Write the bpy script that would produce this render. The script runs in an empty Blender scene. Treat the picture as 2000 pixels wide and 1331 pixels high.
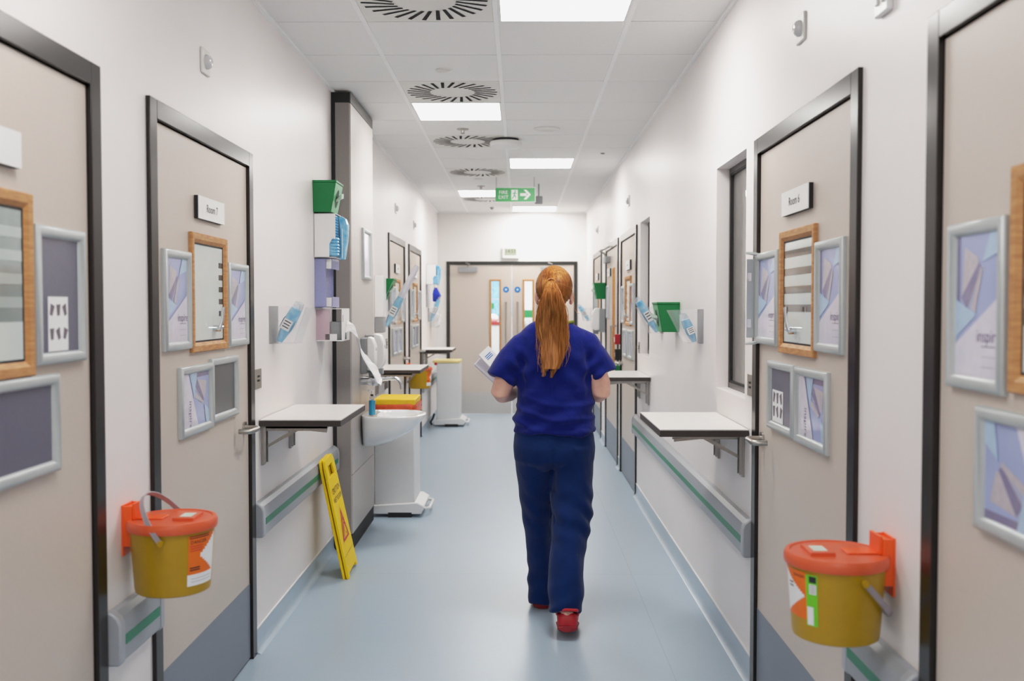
import bpy, bmesh, math, random
from mathutils import Vector, Matrix, Euler
random.seed(7)
R = math.radians
sc = bpy.context.scene
COL = sc.collection

# ------------------------------------------------------------------ dimensions of the corridor (metres)
XL, XR = -1.13, 0.915          # left / right wall faces
ZC = 2.778                     # ceiling
YE = 13.7                      # far wall
YN = -3.0                      # unseen near wall (behind the viewer), added to contain the light
TH = 0.12                      # wall thickness

# ------------------------------------------------------------------ materials
def lin(c):
    out = []
    for v in c[:3]:
        v = v / 255.0
        out.append(v / 12.92 if v <= 0.04045 else ((v + 0.055) / 1.055) ** 2.4)
    return (*out, 1.0)

def mat(name, c, rough=0.5, metal=0.0, var=0.04, nscale=40.0, spec=0.5, bump=0.0, coat=0.0, stretch=None, c2=None, emit=0.0, sheen=0.0, bdist=0.002):
    m = bpy.data.materials.new(name); m.use_nodes = True
    nt = m.node_tree; b = nt.nodes['Principled BSDF']
    tc = nt.nodes.new('ShaderNodeTexCoord')
    mp = nt.nodes.new('ShaderNodeMapping'); nt.links.new(tc.outputs['Object'], mp.inputs['Vector'])
    if stretch: mp.inputs['Scale'].default_value = stretch
    nz = nt.nodes.new('ShaderNodeTexNoise'); nz.inputs['Scale'].default_value = nscale; nz.inputs['Detail'].default_value = 3
    nt.links.new(mp.outputs['Vector'], nz.inputs['Vector'])
    rp = nt.nodes.new('ShaderNodeValToRGB')
    a = lin(c)
    if c2 is None:
        lo = tuple(x * (1 - var) for x in a[:3]); hi = tuple(min(1, x * (1 + var)) for x in a[:3])
    else:
        lo = a[:3]; hi = lin(c2)[:3]
    rp.color_ramp.elements[0].position = 0.3; rp.color_ramp.elements[0].color = (*lo, 1)
    rp.color_ramp.elements[1].position = 0.7; rp.color_ramp.elements[1].color = (*hi, 1)
    nt.links.new(nz.outputs['Fac'], rp.inputs['Fac']); nt.links.new(rp.outputs['Color'], b.inputs['Base Color'])
    b.inputs['Roughness'].default_value = rough; b.inputs['Metallic'].default_value = metal
    b.inputs['Specular IOR Level'].default_value = spec
    if coat: b.inputs['Coat Weight'].default_value = coat; b.inputs['Coat Roughness'].default_value = 0.05
    if sheen: b.inputs['Sheen Weight'].default_value = sheen
    if bump:
        bp = nt.nodes.new('ShaderNodeBump'); bp.inputs['Strength'].default_value = bump; bp.inputs['Distance'].default_value = bdist
        nt.links.new(nz.outputs['Fac'], bp.inputs['Height']); nt.links.new(bp.outputs['Normal'], b.inputs['Normal'])
    if emit:
        nt.links.new(rp.outputs['Color'], b.inputs['Emission Color']); b.inputs['Emission Strength'].default_value = emit
    return m

def clear(name, c, amount=0.12, rough=0.05, refl=0.5):
    """thin clear sheet: mostly see-through, a little tint, fresnel reflection"""
    m = bpy.data.materials.new(name); m.use_nodes = True
    nt = m.node_tree; nt.nodes.clear()
    out = nt.nodes.new('ShaderNodeOutputMaterial')
    tr = nt.nodes.new('ShaderNodeBsdfTransparent')
    df = nt.nodes.new('ShaderNodeBsdfDiffuse'); df.inputs['Color'].default_value = lin(c)
    gl = nt.nodes.new('ShaderNodeBsdfGlossy'); gl.inputs['Roughness'].default_value = rough
    nz = nt.nodes.new('ShaderNodeTexNoise'); nz.inputs['Scale'].default_value = 30
    mr = nt.nodes.new('ShaderNodeMapRange'); mr.inputs['To Min'].default_value = amount * 0.8; mr.inputs['To Max'].default_value = amount * 1.2
    nt.links.new(nz.outputs['Fac'], mr.inputs['Value'])
    m1 = nt.nodes.new('ShaderNodeMixShader'); m2 = nt.nodes.new('ShaderNodeMixShader')
    lw = nt.nodes.new('ShaderNodeFresnel'); lw.inputs['IOR'].default_value = 1.35
    ml = nt.nodes.new('ShaderNodeMath'); ml.operation = 'MULTIPLY'; ml.inputs[1].default_value = refl
    nt.links.new(lw.outputs['Fac'], ml.inputs[0])
    nt.links.new(mr.outputs['Result'], m1.inputs['Fac']); nt.links.new(tr.outputs[0], m1.inputs[1]); nt.links.new(df.outputs[0], m1.inputs[2])
    nt.links.new(ml.outputs[0], m2.inputs['Fac']); nt.links.new(m1.outputs[0], m2.inputs[1]); nt.links.new(gl.outputs[0], m2.inputs[2])
    nt.links.new(m2.outputs[0], out.inputs['Surface'])
    return m

def emissive(name, c, s):
    m = mat(name, c, emit=s); return m

M = {}
M['wall'] = mat('white_wall_paint', (243, 237, 235), 0.42, var=0.012, nscale=3, bump=0.02)
M['farwall'] = mat('far_wall_paint', (240, 236, 233), 0.5, var=0.012, nscale=3)
M['ceil'] = mat('ceiling_tile', (243, 242, 240), 0.9, var=0.02, nscale=160, bump=0.15, spec=0.2)
M['grid'] = mat('ceiling_tee', (253, 253, 252), 0.5, var=0.01)
M['gap'] = mat('tile_gap_shadow', (70, 70, 69), 0.9)
M['door'] = mat('door_laminate', (205, 192, 181), 0.38, var=0.02, nscale=90, spec=0.4)
M['frame'] = mat('dark_door_frame', (46, 41, 39), 0.25, metal=0.5, var=0.05, nscale=25)
M['framefar'] = mat('dark_double_door_frame', (44, 44, 40), 0.5, var=0.05)
M['black'] = mat('black_gasket', (18, 18, 19), 0.55)
M['kick'] = mat('kick_plate_blue_grey', (126, 134, 146), 0.4, var=0.03, nscale=120)
M['kicksteel'] = mat('kick_plate_satin_steel', (200, 196, 192), 0.38, metal=0.5, var=0.03)
M['alu'] = mat('satin_aluminium_frame', (190, 195, 195), 0.36, metal=0.25, var=0.02)
M['wood'] = mat('oak_beading', (176, 120, 70), 0.5, var=0.1, c2=(205, 152, 98), nscale=22, stretch=(1, 1, 6))
M['pane'] = mat('frosted_pane', (222, 230, 226), 0.08, var=0.02, nscale=8, coat=0.6)
M['panedark'] = mat('clear_pane_band', (92, 80, 70), 0.08, var=0.25, nscale=9, coat=0.8)
M['panegap'] = mat('dark_pane_dash', (50, 42, 38), 0.15, var=0.2, nscale=9)
M['paneband'] = mat('pale_pane_band', (182, 194, 191), 0.08, var=0.06, nscale=9, coat=0.6)
M['panegrey'] = mat('grey_green_pane_band', (150, 162, 160), 0.08, var=0.1, nscale=9, coat=0.6)
M['steel'] = mat('brushed_steel', (178, 174, 168), 0.32, metal=0.95, var=0.06, nscale=60)
M['chrome'] = mat('chrome', (215, 217, 220), 0.08, metal=1.0, var=0.02)
M['white'] = mat('white_plastic', (240, 239, 238), 0.35, var=0.01)
M['whitegloss'] = mat('white_ceramic', (243, 243, 243), 0.12, var=0.008, coat=0.5)
M['offwhite'] = mat('offwhite_plate', (230, 228, 222), 0.4, var=0.01)
M['greyplastic'] = mat('grey_plastic', (150, 152, 154), 0.4)
M['dark'] = mat('dark_ink', (38, 38, 42), 0.6)
M['rail'] = mat('handrail_grey_vinyl', (160, 165, 172), 0.34, var=0.02, nscale=50)
M['railcap'] = mat('handrail_end_cap', (172, 176, 182), 0.32, var=0.02)
M['green_stripe'] = mat('green_rail_stripe', (28, 132, 98), 0.4, var=0.03)
M['green'] = mat('green_plastic', (6, 122, 62), 0.38, var=0.03)
M['greenlite'] = mat('pale_green_front', (86, 168, 116), 0.4, var=0.03)
M['greendark'] = mat('dark_green_opening', (4, 60, 30), 0.6)
M['yellow'] = mat('sharps_bin_yellow', (184, 146, 6), 0.38, var=0.03)
M['signyellow'] = mat('sign_yellow', (255, 210, 0), 0.5, var=0.02, spec=0.3)
M['orange'] = mat('sharps_lid_orange', (226, 96, 54), 0.34, var=0.03)
M['brightorange'] = mat('bracket_orange', (255, 96, 22), 0.38, var=0.03)
M['labelorange'] = mat('label_orange', (248, 118, 24), 0.45)
M['lime'] = mat('label_lime_green', (120, 206, 40), 0.45)
M['paper'] = mat('white_paper', (244, 243, 243), 0.65, var=0.01)
M['paperlav'] = mat('lavender_paper', (222, 218, 228), 0.5, var=0.02)
M['strap'] = mat('grey_strap', (160, 152, 158), 0.4)
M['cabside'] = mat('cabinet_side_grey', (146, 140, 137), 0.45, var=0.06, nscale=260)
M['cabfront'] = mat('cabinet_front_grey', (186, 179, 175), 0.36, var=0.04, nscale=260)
M['cabtrim'] = mat('cabinet_top_trim', (92, 90, 88), 0.4)
M['shelf'] = mat('white_laminate_top', (238, 234, 230), 0.35, var=0.015)
M['shelfedge'] = mat('dark_shelf_edge', (62, 52, 48), 0.45, var=0.06)
M['sheet'] = mat('poster_lavender_blue', (168, 178, 220), 0.25, var=0.05, nscale=5, coat=0.4)
M['sheetblue'] = mat('poster_light_blue', (180, 206, 234), 0.25, coat=0.4)
M['sheetwhite'] = mat('poster_white', (224, 220, 234), 0.25, coat=0.4)
M['sheetbuild'] = mat('poster_building_beige', (196, 188, 196), 0.25, coat=0.4, nscale=60, var=0.06)
M['sheetshade'] = mat('poster_building_shadow', (138, 132, 164), 0.25, coat=0.4)
M['slate'] = mat('empty_frame_slate', (108, 106, 122), 0.4, var=0.05, nscale=120, coat=0.15)
M['slate2'] = mat('empty_frame_charcoal', (92, 92, 95), 0.4, var=0.05, nscale=120, coat=0.15)
M['inkgrey'] = mat('printed_grey_figures', (120, 110, 118), 0.6)
M['inktext'] = mat('printed_purple_text', (92, 70, 112), 0.6)
M['aqua'] = mat('blue_plastic_apron', (96, 176, 220), 0.25, var=0.15, nscale=35, coat=0.3, c2=(160, 212, 240))
M['aquadeep'] = mat('blue_plastic_folds', (28, 120, 176), 0.25, var=0.1)
M['royal'] = mat('royal_blue_plastic', (28, 60, 190), 0.35, var=0.1)
M['wipe'] = mat('pale_wipe_sheet', (206, 222, 208), 0.5)
M['acrylic'] = clear('clear_acrylic', (240, 244, 250), 0.07, refl=0.22)
M['acryliclav'] = clear('lavender_acrylic', (176, 180, 222), 0.55)
M['acrylicpink'] = clear('pink_acrylic', (226, 200, 210), 0.6)
M['film'] = clear('clear_film', (215, 228, 240), 0.30, rough=0.15)
M['glass'] = clear('window_glass', (170, 168, 166), 0.10, rough=0.02, refl=0.9)
M['soapblue'] = mat('blue_gel', (20, 150, 190), 0.15, coat=0.6)
M['bagorange'] = mat('orange_bin_bag', (238, 96, 50), 0.3, var=0.15, nscale=30, bump=0.6)
M['binyellow'] = mat('yellow_bin_lid', (250, 200, 30), 0.4)
M['lidcream'] = mat('cream_yellow_lid', (238, 216, 150), 0.4)
M['binwhite'] = mat('bin_white_steel', (226, 226, 226), 0.35, var=0.012)
M['lcd'] = mat('lcd_grey_green', (158, 166, 142), 0.3)
M['signgreen'] = mat('exit_sign_green', (64, 148, 84), 0.4, emit=0.12)
M['blue'] = mat('mandatory_blue', (20, 112, 190), 0.4)
M['red'] = mat('red_plastic', (176, 32, 40), 0.4)
M['redink'] = mat('red_print', (206, 60, 50), 0.5)
M['skin'] = mat('skin', (222, 168, 148), 0.5, var=0.06, nscale=30, c2=(232, 184, 166))
M['hair'] = mat('copper_hair', (128, 72, 28), 0.42, nscale=9, stretch=(16, 16, 1.2), c2=(214, 148, 82), spec=0.35)
M['scrub'] = mat('royal_blue_scrub_cotton', (13, 28, 112), 0.85, var=0.10, nscale=13, spec=0.15, sheen=0.12, bump=0.9, bdist=0.010)
M['trouser'] = mat('navy_scrub_cotton', (9, 38, 92), 0.85, var=0.10, nscale=11, spec=0.15, sheen=0.12, bump=0.9, bdist=0.010)
M['collar'] = mat('olive_collar_trim', (128, 136, 48), 0.8)
M['clog'] = mat('red_clog_rubber', (190, 28, 40), 0.45, var=0.05)
M['clogsole'] = mat('red_clog_sole', (150, 22, 34), 0.55, var=0.05)
M['eye'] = mat('eye_white', (240, 238, 235), 0.2)
M['iris'] = mat('eye_iris', (70, 90, 110), 0.2)
M['lip'] = mat('lip', (190, 105, 100), 0.4)
M['light'] = emissive('lit_ceiling_panel', (255, 250, 246), 13.0)
M['roomwall'] = mat('grey_room_wall', (196, 190, 184), 0.7, var=0.03, nscale=3)
M['roomwhite'] = mat('white_room_wall', (236, 236, 236), 0.7, var=0.02, nscale=3)
M['slot'] = mat('vent_slot_shade', (9, 9, 9), 0.9)
M['rubber'] = mat('black_rubber', (26, 26, 28), 0.7)
M['tape'] = mat('sensor_lens', (214, 212, 214), 0.15, coat=0.6)

def floor_material():
    m = mat('pale_blue_sheet_vinyl', (172, 190, 205), 0.30, var=0.02, nscale=60, spec=0.5)
    nt = m.node_tree; b = nt.nodes['Principled BSDF']
    rp = [n for n in nt.nodes if n.type == 'VALTORGB'][0]
    tc = [n for n in nt.nodes if n.type == 'TEX_COORD'][0]
    sp = nt.nodes.new('ShaderNodeSeparateXYZ'); nt.links.new(tc.outputs['Object'], sp.inputs[0])
    mx = nt.nodes.new('ShaderNodeMix'); mx.data_type = 'RGBA'
    mx.inputs[7].default_value = lin((140, 165, 180))
    nt.links.new(rp.outputs['Color'], mx.inputs[6])
    facs = []
    for axis, pos in (('Y', 5.47), ('X', 0.62)):                         # welded seams of the sheet vinyl
        s = nt.nodes.new('ShaderNodeMath'); s.operation = 'SUBTRACT'; s.inputs[1].default_value = pos
        nt.links.new(sp.outputs[axis], s.inputs[0])
        a = nt.nodes.new('ShaderNodeMath'); a.operation = 'ABSOLUTE'; nt.links.new(s.outputs[0], a.inputs[0])
        l = nt.nodes.new('ShaderNodeMath'); l.operation = 'LESS_THAN'; l.inputs[1].default_value = 0.002
        nt.links.new(a.outputs[0], l.inputs[0]); facs.append(l)
    mm = nt.nodes.new('ShaderNodeMath'); mm.operation = 'MAXIMUM'
    nt.links.new(facs[0].outputs[0], mm.inputs[0]); nt.links.new(facs[1].outputs[0], mm.inputs[1])
    h = nt.nodes.new('ShaderNodeMath'); h.operation = 'MULTIPLY'; h.inputs[1].default_value = 0.6
    nt.links.new(mm.outputs[0], h.inputs[0]); nt.links.new(h.outputs[0], mx.inputs[0])
    nt.links.new(mx.outputs[2], b.inputs['Base Color'])
    return m
M['floor'] = floor_material()

# ------------------------------------------------------------------ mesh builder
_TXT = {}
def text_geo(s, size):
    k = (s, size)
    if k not in _TXT:
        cu = bpy.data.curves.new('t', 'FONT'); cu.body = s; cu.size = size; cu.align_x = 'CENTER'; cu.align_y = 'CENTER'; cu.resolution_u = 3
        ob = bpy.data.objects.new('t', cu); COL.objects.link(ob)
        dg = bpy.context.evaluated_depsgraph_get()
        me = bpy.data.meshes.new_from_object(ob.evaluated_get(dg))
        _TXT[k] = ([(v.co.x, v.co.y) for v in me.vertices], [tuple(p.vertices) for p in me.polygons])
        bpy.data.objects.remove(ob); bpy.data.curves.remove(cu); bpy.data.meshes.remove(me)
    return _TXT[k]

class MB:
    def __init__(s, m=None):
        s.bm = bmesh.new(); s.mats = []; s.cur = 0
        if m: s.m(m)
    def m(s, name):
        if name not in s.mats: s.mats.append(name)
        s.cur = s.mats.index(name); return s
    def f(s, vs):
        try:
            f = s.bm.faces.new(vs); f.material_index = s.cur
        except ValueError: pass
    def poly(s, pts):
        s.f([s.bm.verts.new(p) for p in pts]); return s
    def box(s, x0, x1, y0, y1, z0, z1):
        v = [s.bm.verts.new((x, y, z)) for x in (x0, x1) for y in (y0, y1) for z in (z0, z1)]
        for q in ((0, 1, 3, 2), (4, 6, 7, 5), (0, 4, 5, 1), (2, 3, 7, 6), (0, 2, 6, 4), (1, 5, 7, 3)): s.f([v[i] for i in q])
        return s
    def loft(s, rings, cap=True, closed=True):
        rs = [[s.bm.verts.new(p) for p in r] for r in rings]
        n = len(rs[0])
        for a, b in zip(rs, rs[1:]):
            for i in range(n if closed else n - 1):
                j = (i + 1) % n; s.f([a[i], a[j], b[j], b[i]])
        if cap and closed: s.f(rs[0][::-1]); s.f(rs[-1])
        return s
    def prism(s, pts, y0, y1):                    # polygon in x-z pushed along y
        return s.loft([[(x, y0, z) for x, z in pts], [(x, y1, z) for x, z in pts]])
    def prismx(s, pts, x0, x1):                   # polygon in y-z pushed along x
        return s.loft([[(x0, y, z) for y, z in pts], [(x1, y, z) for y, z in pts]])
    def prismz(s, pts, z0, z1):
        return s.loft([[(x, y, z0) for x, y in pts], [(x, y, z1) for x, y in pts]])
    def tube(s, pts, r, n=10, cap=True):
        pts = [Vector(p) for p in pts]; rings = []
        t0 = (pts[1] - pts[0]).normalized()
        u = t0.orthogonal().normalized()
        for i, p in enumerate(pts):
            t = (pts[min(i + 1, len(pts) - 1)] - pts[max(i - 1, 0)]).normalized()
            u = (u - t * u.dot(t)).normalized(); w = t.cross(u)
            rr = r[i] if isinstance(r, (list, tuple)) else r
            rings.append([tuple(p + (u * math.cos(k * 2 * math.pi / n) + w * math.sin(k * 2 * math.pi / n)) * rr) for k in range(n)])
        return s.loft(rings, cap)
    def cyl(s, p0, p1, r, n=20): return s.tube([p0, p1], r, n)
    def lathe(s, prof, c=(0, 0, 0), n=40, cap=True):   # profile of (radius, z)
        return s.loft([[(c[0] + r * math.cos(2 * math.pi * k / n), c[1] + r * math.sin(2 * math.pi * k / n), c[2] + z) for k in range(n)] for r, z in prof], cap)
    def ball(s, c, rad, nu=20, nv=12, rot=None):
        rings = []
        for i in range(1, nv):
            a = math.pi * i / nv
            ring = []
            for k in range(nu):
                b = 2 * math.pi * k / nu
                p = Vector((rad[0] * math.sin(a) * math.cos(b), rad[1] * math.sin(a) * math.sin(b), -rad[2] * math.cos(a)))
                if rot: p = rot @ p
                ring.append(tuple(p + Vector(c)))
            rings.append(ring)
        return s.loft(rings)
    def ring(s, w, h, prof, cx=0, cz=0):               # rectangular moulding in x-z; prof of (inset, towards viewer)
        loops = [[(cx - w / 2 + d, -o, cz - h / 2 + d), (cx + w / 2 - d, -o, cz - h / 2 + d), (cx + w / 2 - d, -o, cz + h / 2 - d), (cx - w / 2 + d, -o, cz + h / 2 - d)] for d, o in prof]
        return s.loft(loops, cap=False)
    def text(s, t, x, z, size, y, fn=None, rot=0):
        vs, ps = text_geo(t, size); c, q = math.cos(rot), math.sin(rot)
        bv = []
        for a, b in vs:
            a, b = a * c - b * q, a * q + b * c
            p = (x + a, y, z + b)
            bv.append(s.bm.verts.new(fn(*p) if fn else p))
        for p in ps: s.f([bv[i] for i in p])
        return s
    def build(s, name, parent=None, bevel=0, smooth=True, angle=38, seg=2, recalc=True):
        if recalc: bmesh.ops.recalc_face_normals(s.bm, faces=s.bm.faces[:])
        me = bpy.data.meshes.new(name); s.bm.to_mesh(me); s.bm.free()
        for mm in s.mats: me.materials.append(M[mm])
        if smooth:
            me.polygons.foreach_set('use_smooth', [True] * len(me.polygons)); me.set_sharp_from_angle(angle=R(angle))
        o = bpy.data.objects.new(name, me); COL.objects.link(o)
        if parent: o.parent = parent
        if bevel:
            b = o.modifiers.new('bevel', 'BEVEL'); b.width = bevel; b.segments = seg; b.limit_method = 'ANGLE'; b.angle_limit = R(40)
        return o

def tag(o, label=None, cat=None, group=None, kind=None):
    if label: o['label'] = label
    if cat: o['category'] = cat
    if group: o['group'] = group
    if kind: o['kind'] = kind
    return o
def thing(name, label, cat, loc=(0, 0, 0), rot=0, group=None, kind=None):
    o = bpy.data.objects.new(name, None); o.empty_display_size = 0.05; COL.objects.link(o)
    o.location = loc; o.rotation_euler = (0, 0, rot)
    return tag(o, label, cat, group, kind)
# On a wall: local x runs right as one faces the wall, local -y comes out of it, z up.
def wall(name, label, cat, side, u, z, group=None, kind=None):
    if side == 'L': return thing(name, label, cat, (XL, u, z), R(90), group, kind)
    if side == 'R': return thing(name, label, cat, (XR, u, z), R(-90), group, kind)
    return thing(name, label, cat, (u, YE, z), 0, group, kind)
def copy_tree(o, parent=None):
    c = o.copy(); COL.objects.link(c)
    if parent: c.parent = parent
    for ch in list(o.children): copy_tree(ch, c)
    return c
def put(o, side, u, z, label=None):
    o.location = (XL if side == 'L' else XR, u, z); o.rotation_euler = (0, 0, R(90) if side == 'L' else R(-90))
    if label: o['label'] = label
    return o

# ------------------------------------------------------------------ the shell
DOORS = [  # n, side, u0, u1
    (1, 'L', 1.497, 2.667), (2, 'L', 3.020, 4.185), (3, 'L', 8.545, 9.760), (4, 'L', 10.100, 11.330),
    (5, 'R', 1.050, 2.232), (6, 'R', 2.682, 3.866), (7, 'R', 7.755, 8.975), (8, 'R', 9.195, 10.540), (9, 'R', 11.09, 12.29)]
WINS = [(1, 4.045, 4.650, 1.105, 2.120), (2, 7.035, 7.570, 1.125, 2.118)]
HD = 2.12

fl = MB('floor').box(XL - 0.3, 3.2, YN - 0.2, 17.2, -0.1, 0.0).build('floor', smooth=False); tag(fl, kind='structure')

def wall_with_holes(name, x0, x1, holes, m='wall'):
    mb = MB(m); y = YN
    for (a, b, z0, z1) in sorted(holes):
        mb.box(x0, x1, y, a, 0, ZC)
        if z1 < ZC: mb.box(x0, x1, a, b, z1, ZC)
        if z0 > 0: mb.box(x0, x1, a, b, 0, z0)
        y = b
    mb.box(x0, x1, y, YE + TH, 0, ZC)
    return tag(mb.build(name, smooth=False), kind='structure')
wall_with_holes('wall_left', XL - TH, XL, [(a, b, 0, HD) for _, s, a, b in DOORS if s == 'L'])
wall_with_holes('wall_right', XR, XR + TH, [(a, b, 0, HD) for _, s, a, b in DOORS if s == 'R'] + [(a, b, z0, z1) for _, a, b, z0, z1 in WINS])
EX0, EX1 = -1.008, 0.793
mb = MB('farwall'); mb.box(XL, EX0, YE, YE + TH, 0, ZC); mb.box(EX1, XR, YE, YE + TH, 0, ZC); mb.box(EX0, EX1, YE, YE + TH, 2.106, ZC)
tag(mb.build('wall_far', smooth=False), kind='structure')
tag(MB('wall').box(XL, XR, YN - TH, YN, 0, ZC).build('wall_near_unseen', smooth=False), kind='structure')  # unseen end wall, put in to keep the light inside the corridor

# ceiling tiles: real tiles with narrow gaps under a backing slab, wide flat tees along the corridor
GX = [XL, -0.708, -0.107, 0.494, XR]
GY0, GP = 4.572, 0.597
rows = [GY0 + GP * k for k in range(-13, 16)]
LIGHTS = [(2, 4.572 - GP), (1, 6.363), (2, 8.751), (1, 11.139), (2, 12.93)]      # column, near edge
VENTS = [4.572 - GP, 5.766, 7.557, 9.348, 11.736]
mb = MB('gap').box(XL - TH, XR + TH, YN - TH, YE + TH, ZC + 0.02, ZC + 0.10)
mb.m('ceil')
ys = [YN] + [y for y in rows if YN < y < YE] + [YE]
for a, b in zip(ys, ys[1:]):
    for c in range(4):
        if any(c == lc and abs(a - ly) < 0.02 for lc, ly in LIGHTS): continue
        if c == 1 and any(abs(a - vy) < 0.02 for vy in VENTS): continue
        mb.box(GX[c] + (0.004 if c == 0 else 0.012), GX[c + 1] - (0.004 if c == 3 else 0.012), a + 0.0038, b - 0.0038, ZC, ZC + 0.018)
tag(mb.build('ceiling', smooth=False), kind='structure')
mb = MB('grid')
for x in GX[1:4]: mb.box(x - 0.0115, x + 0.0115, YN, YE, ZC - 0.001, ZC + 0.02)
tag(mb.build('trim_1', smooth=False), kind='structure')
mb = MB('grid')
mb.box(XL, XL + 0.018, YN, YE, ZC - 0.012, ZC); mb.box(XR - 0.018, XR, YN, YE, ZC - 0.012, ZC); mb.box(XL, XR, YE - 0.018, YE, ZC - 0.012, ZC)
tag(mb.build('trim_2', smooth=False), kind='structure')

# coved skirting, floor colour with a pale capping line
def skirting(name, sgn, X, spans):
    mb = MB()
    prof = [(0.0, 0.0), (0.030, 0.0), (0.016, 0.006), (0.007, 0.018), (0.004, 0.035), (0.004, 0.095), (0.0, 0.095)]
    for a, b in spans:
        mb.m('floor'); mb.loft([[(X + sgn * o, a, z) for o, z in prof], [(X + sgn * o, b, z) for o, z in prof]])
        mb.m('white'); mb.box(*sorted((X, X + sgn * 0.006)), a, b, 0.0951, 0.101)
    return tag(mb.build(name, angle=60), kind='structure')
skirting('baseboard_left', 1, XL, [(YN, 1.497), (2.667, 3.02), (4.185, 5.98), (6.90, 8.545), (9.76, 10.1), (11.33, YE)])
skirting('baseboard_right', -1, XR, [(YN, 1.05), (2.232, 2.682), (3.866, 7.755), (8.975, 9.195), (10.54, 11.09), (12.29, YE)])

# rooms seen through the glass
def room(name, x0, x1, y0, y1, m, zt=ZC):
    mb = MB(m); t = 0.06
    mb.box(x0, x1, y1, y1 + t, 0, zt); mb.box(x1, x1 + t, y0, y1 + t, 0, zt); mb.box(x0, x1, y0 - t, y0, 0, zt); mb.box(x0, x1 + t, y0 - t, y1 + t, zt, zt + t)
    return tag(mb.build(name, smooth=False), kind='structure')
room('wall_behind_window_near', XR + TH, 3.1, 3.95, 6.6, 'roomwall', 2.7)
room('wall_behind_window_far', XR + TH, 3.1, 6.80, 10.6, 'roomwall', 2.7)
mb = MB('roomwhite'); y0, y1 = YE + TH, 17.0
mb.box(XL - 0.1, XL, y0, y1, 0, ZC); mb.box(XR, XR + 0.1, y0, y1, 0, ZC); mb.box(XL, XR, y1, y1 + 0.1, 0, ZC); mb.box(XL, XR, y0, y1, ZC, ZC + 0.06)
tag(mb.build('wall_beyond_double_door', smooth=False), kind='structure')

# ------------------------------------------------------------------ doors
def lever_handle(root, x, z, hs):
    mb = MB('steel')
    mb.cyl((x, 0, z), (x, -0.008, z), 0.026, 24)
    L = 0.125
    pts = [(x, -0.006, z), (x, -0.045, z), (x - hs * 0.012, -0.060, z), (x - hs * 0.03, -0.065, z), (x - hs * (L - 0.02), -0.065, z), (x - hs * (L - 0.004), -0.058, z), (x - hs * L, -0.045, z), (x - hs * L, -0.015, z)]
    mb.tube(pts, 0.0105, 12)
    o = mb.build('handle', root)
    return o

def vision(root, cx, z0, z1, w, style, hs, bead=0.034):
    h = z1 - z0; cz = (z0 + z1) / 2
    fr = MB('wood').ring(w, h, [(0, 0.0), (0, 0.011), (0.003, 0.014), (bead - 0.012, 0.013), (bead, 0.005), (bead, 0.0)], cx, cz).build('vision_frame', root, angle=25)
    iw, ih = w - 2 * bead, h - 2 * bead
    a, b = cx - iw / 2, cx + iw / 2; zb, zt = cz - ih / 2, cz + ih / 2
    mb = MB('black'); mb.ring(iw, ih, [(0, 0.0045), (0.006, 0.0045)], cx, cz)
    mb.m('panegrey' if style == 'near' else 'pane'); mb.box(a, b, -0.0035, -0.001, zb, zt)
    n = 5; span = ih * 0.72
    if style == 'dash':           # striped privacy glass: dark dashes towards the far edge
        mb.m('panegap')
        for k in range(n):
            zz = zt - ih * 0.20 - k * span * 0.17 * 1.05
            x0, x1 = (b - 0.052, b - 0.006) if hs > 0 else (a + 0.006, a + 0.052)
            mb.box(x0, x1, -0.0042, -0.003, zz - 0.010, zz + 0.010)
    elif style == 'band':
        mb.m('panedark')
        for k in range(4):
            zz = zt - ih * 0.13 - k * ih * 0.175
            mb.box(a + 0.006, b - 0.006, -0.0042, -0.003, zz - 0.012, zz + 0.012)
    elif style == 'near':
        mb.m('pane')
        mb.box(a + 0.006, b - 0.006, -0.0042, -0.003, zb + 0.006, zb + ih * 0.26)
        mb.m('paneband')
        for k in range(4):
            zz = zb + ih * (0.38 + 0.15 * k); mb.box(a + 0.006, b - 0.006, -0.0042, -0.003, zz - 0.010, zz + 0.014)
    mb.build('pane', fr, smooth=False)
    if style in ('dash', 'band'):
        lx = cx + hs * iw * (0.16 if hs > 0 else 0.05); lz = zb + ih * 0.13
        mb = MB('chrome'); mb.cyl((lx, -0.003, lz), (lx, -0.028, lz), 0.012, 16)
        mb.tube([(lx - hs * 0.012, -0.024, lz), (lx + hs * 0.03, -0.026, lz + 0.004)], 0.007, 10)
        mb.tube([(lx, -0.026, lz), (lx + hs * 0.004, -0.034, lz + 0.03), (lx + hs * 0.010, -0.036, lz + 0.078)], [0.007, 0.006, 0.007], 10)
        mb.build('blind_lever', fr)
    return fr

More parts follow.
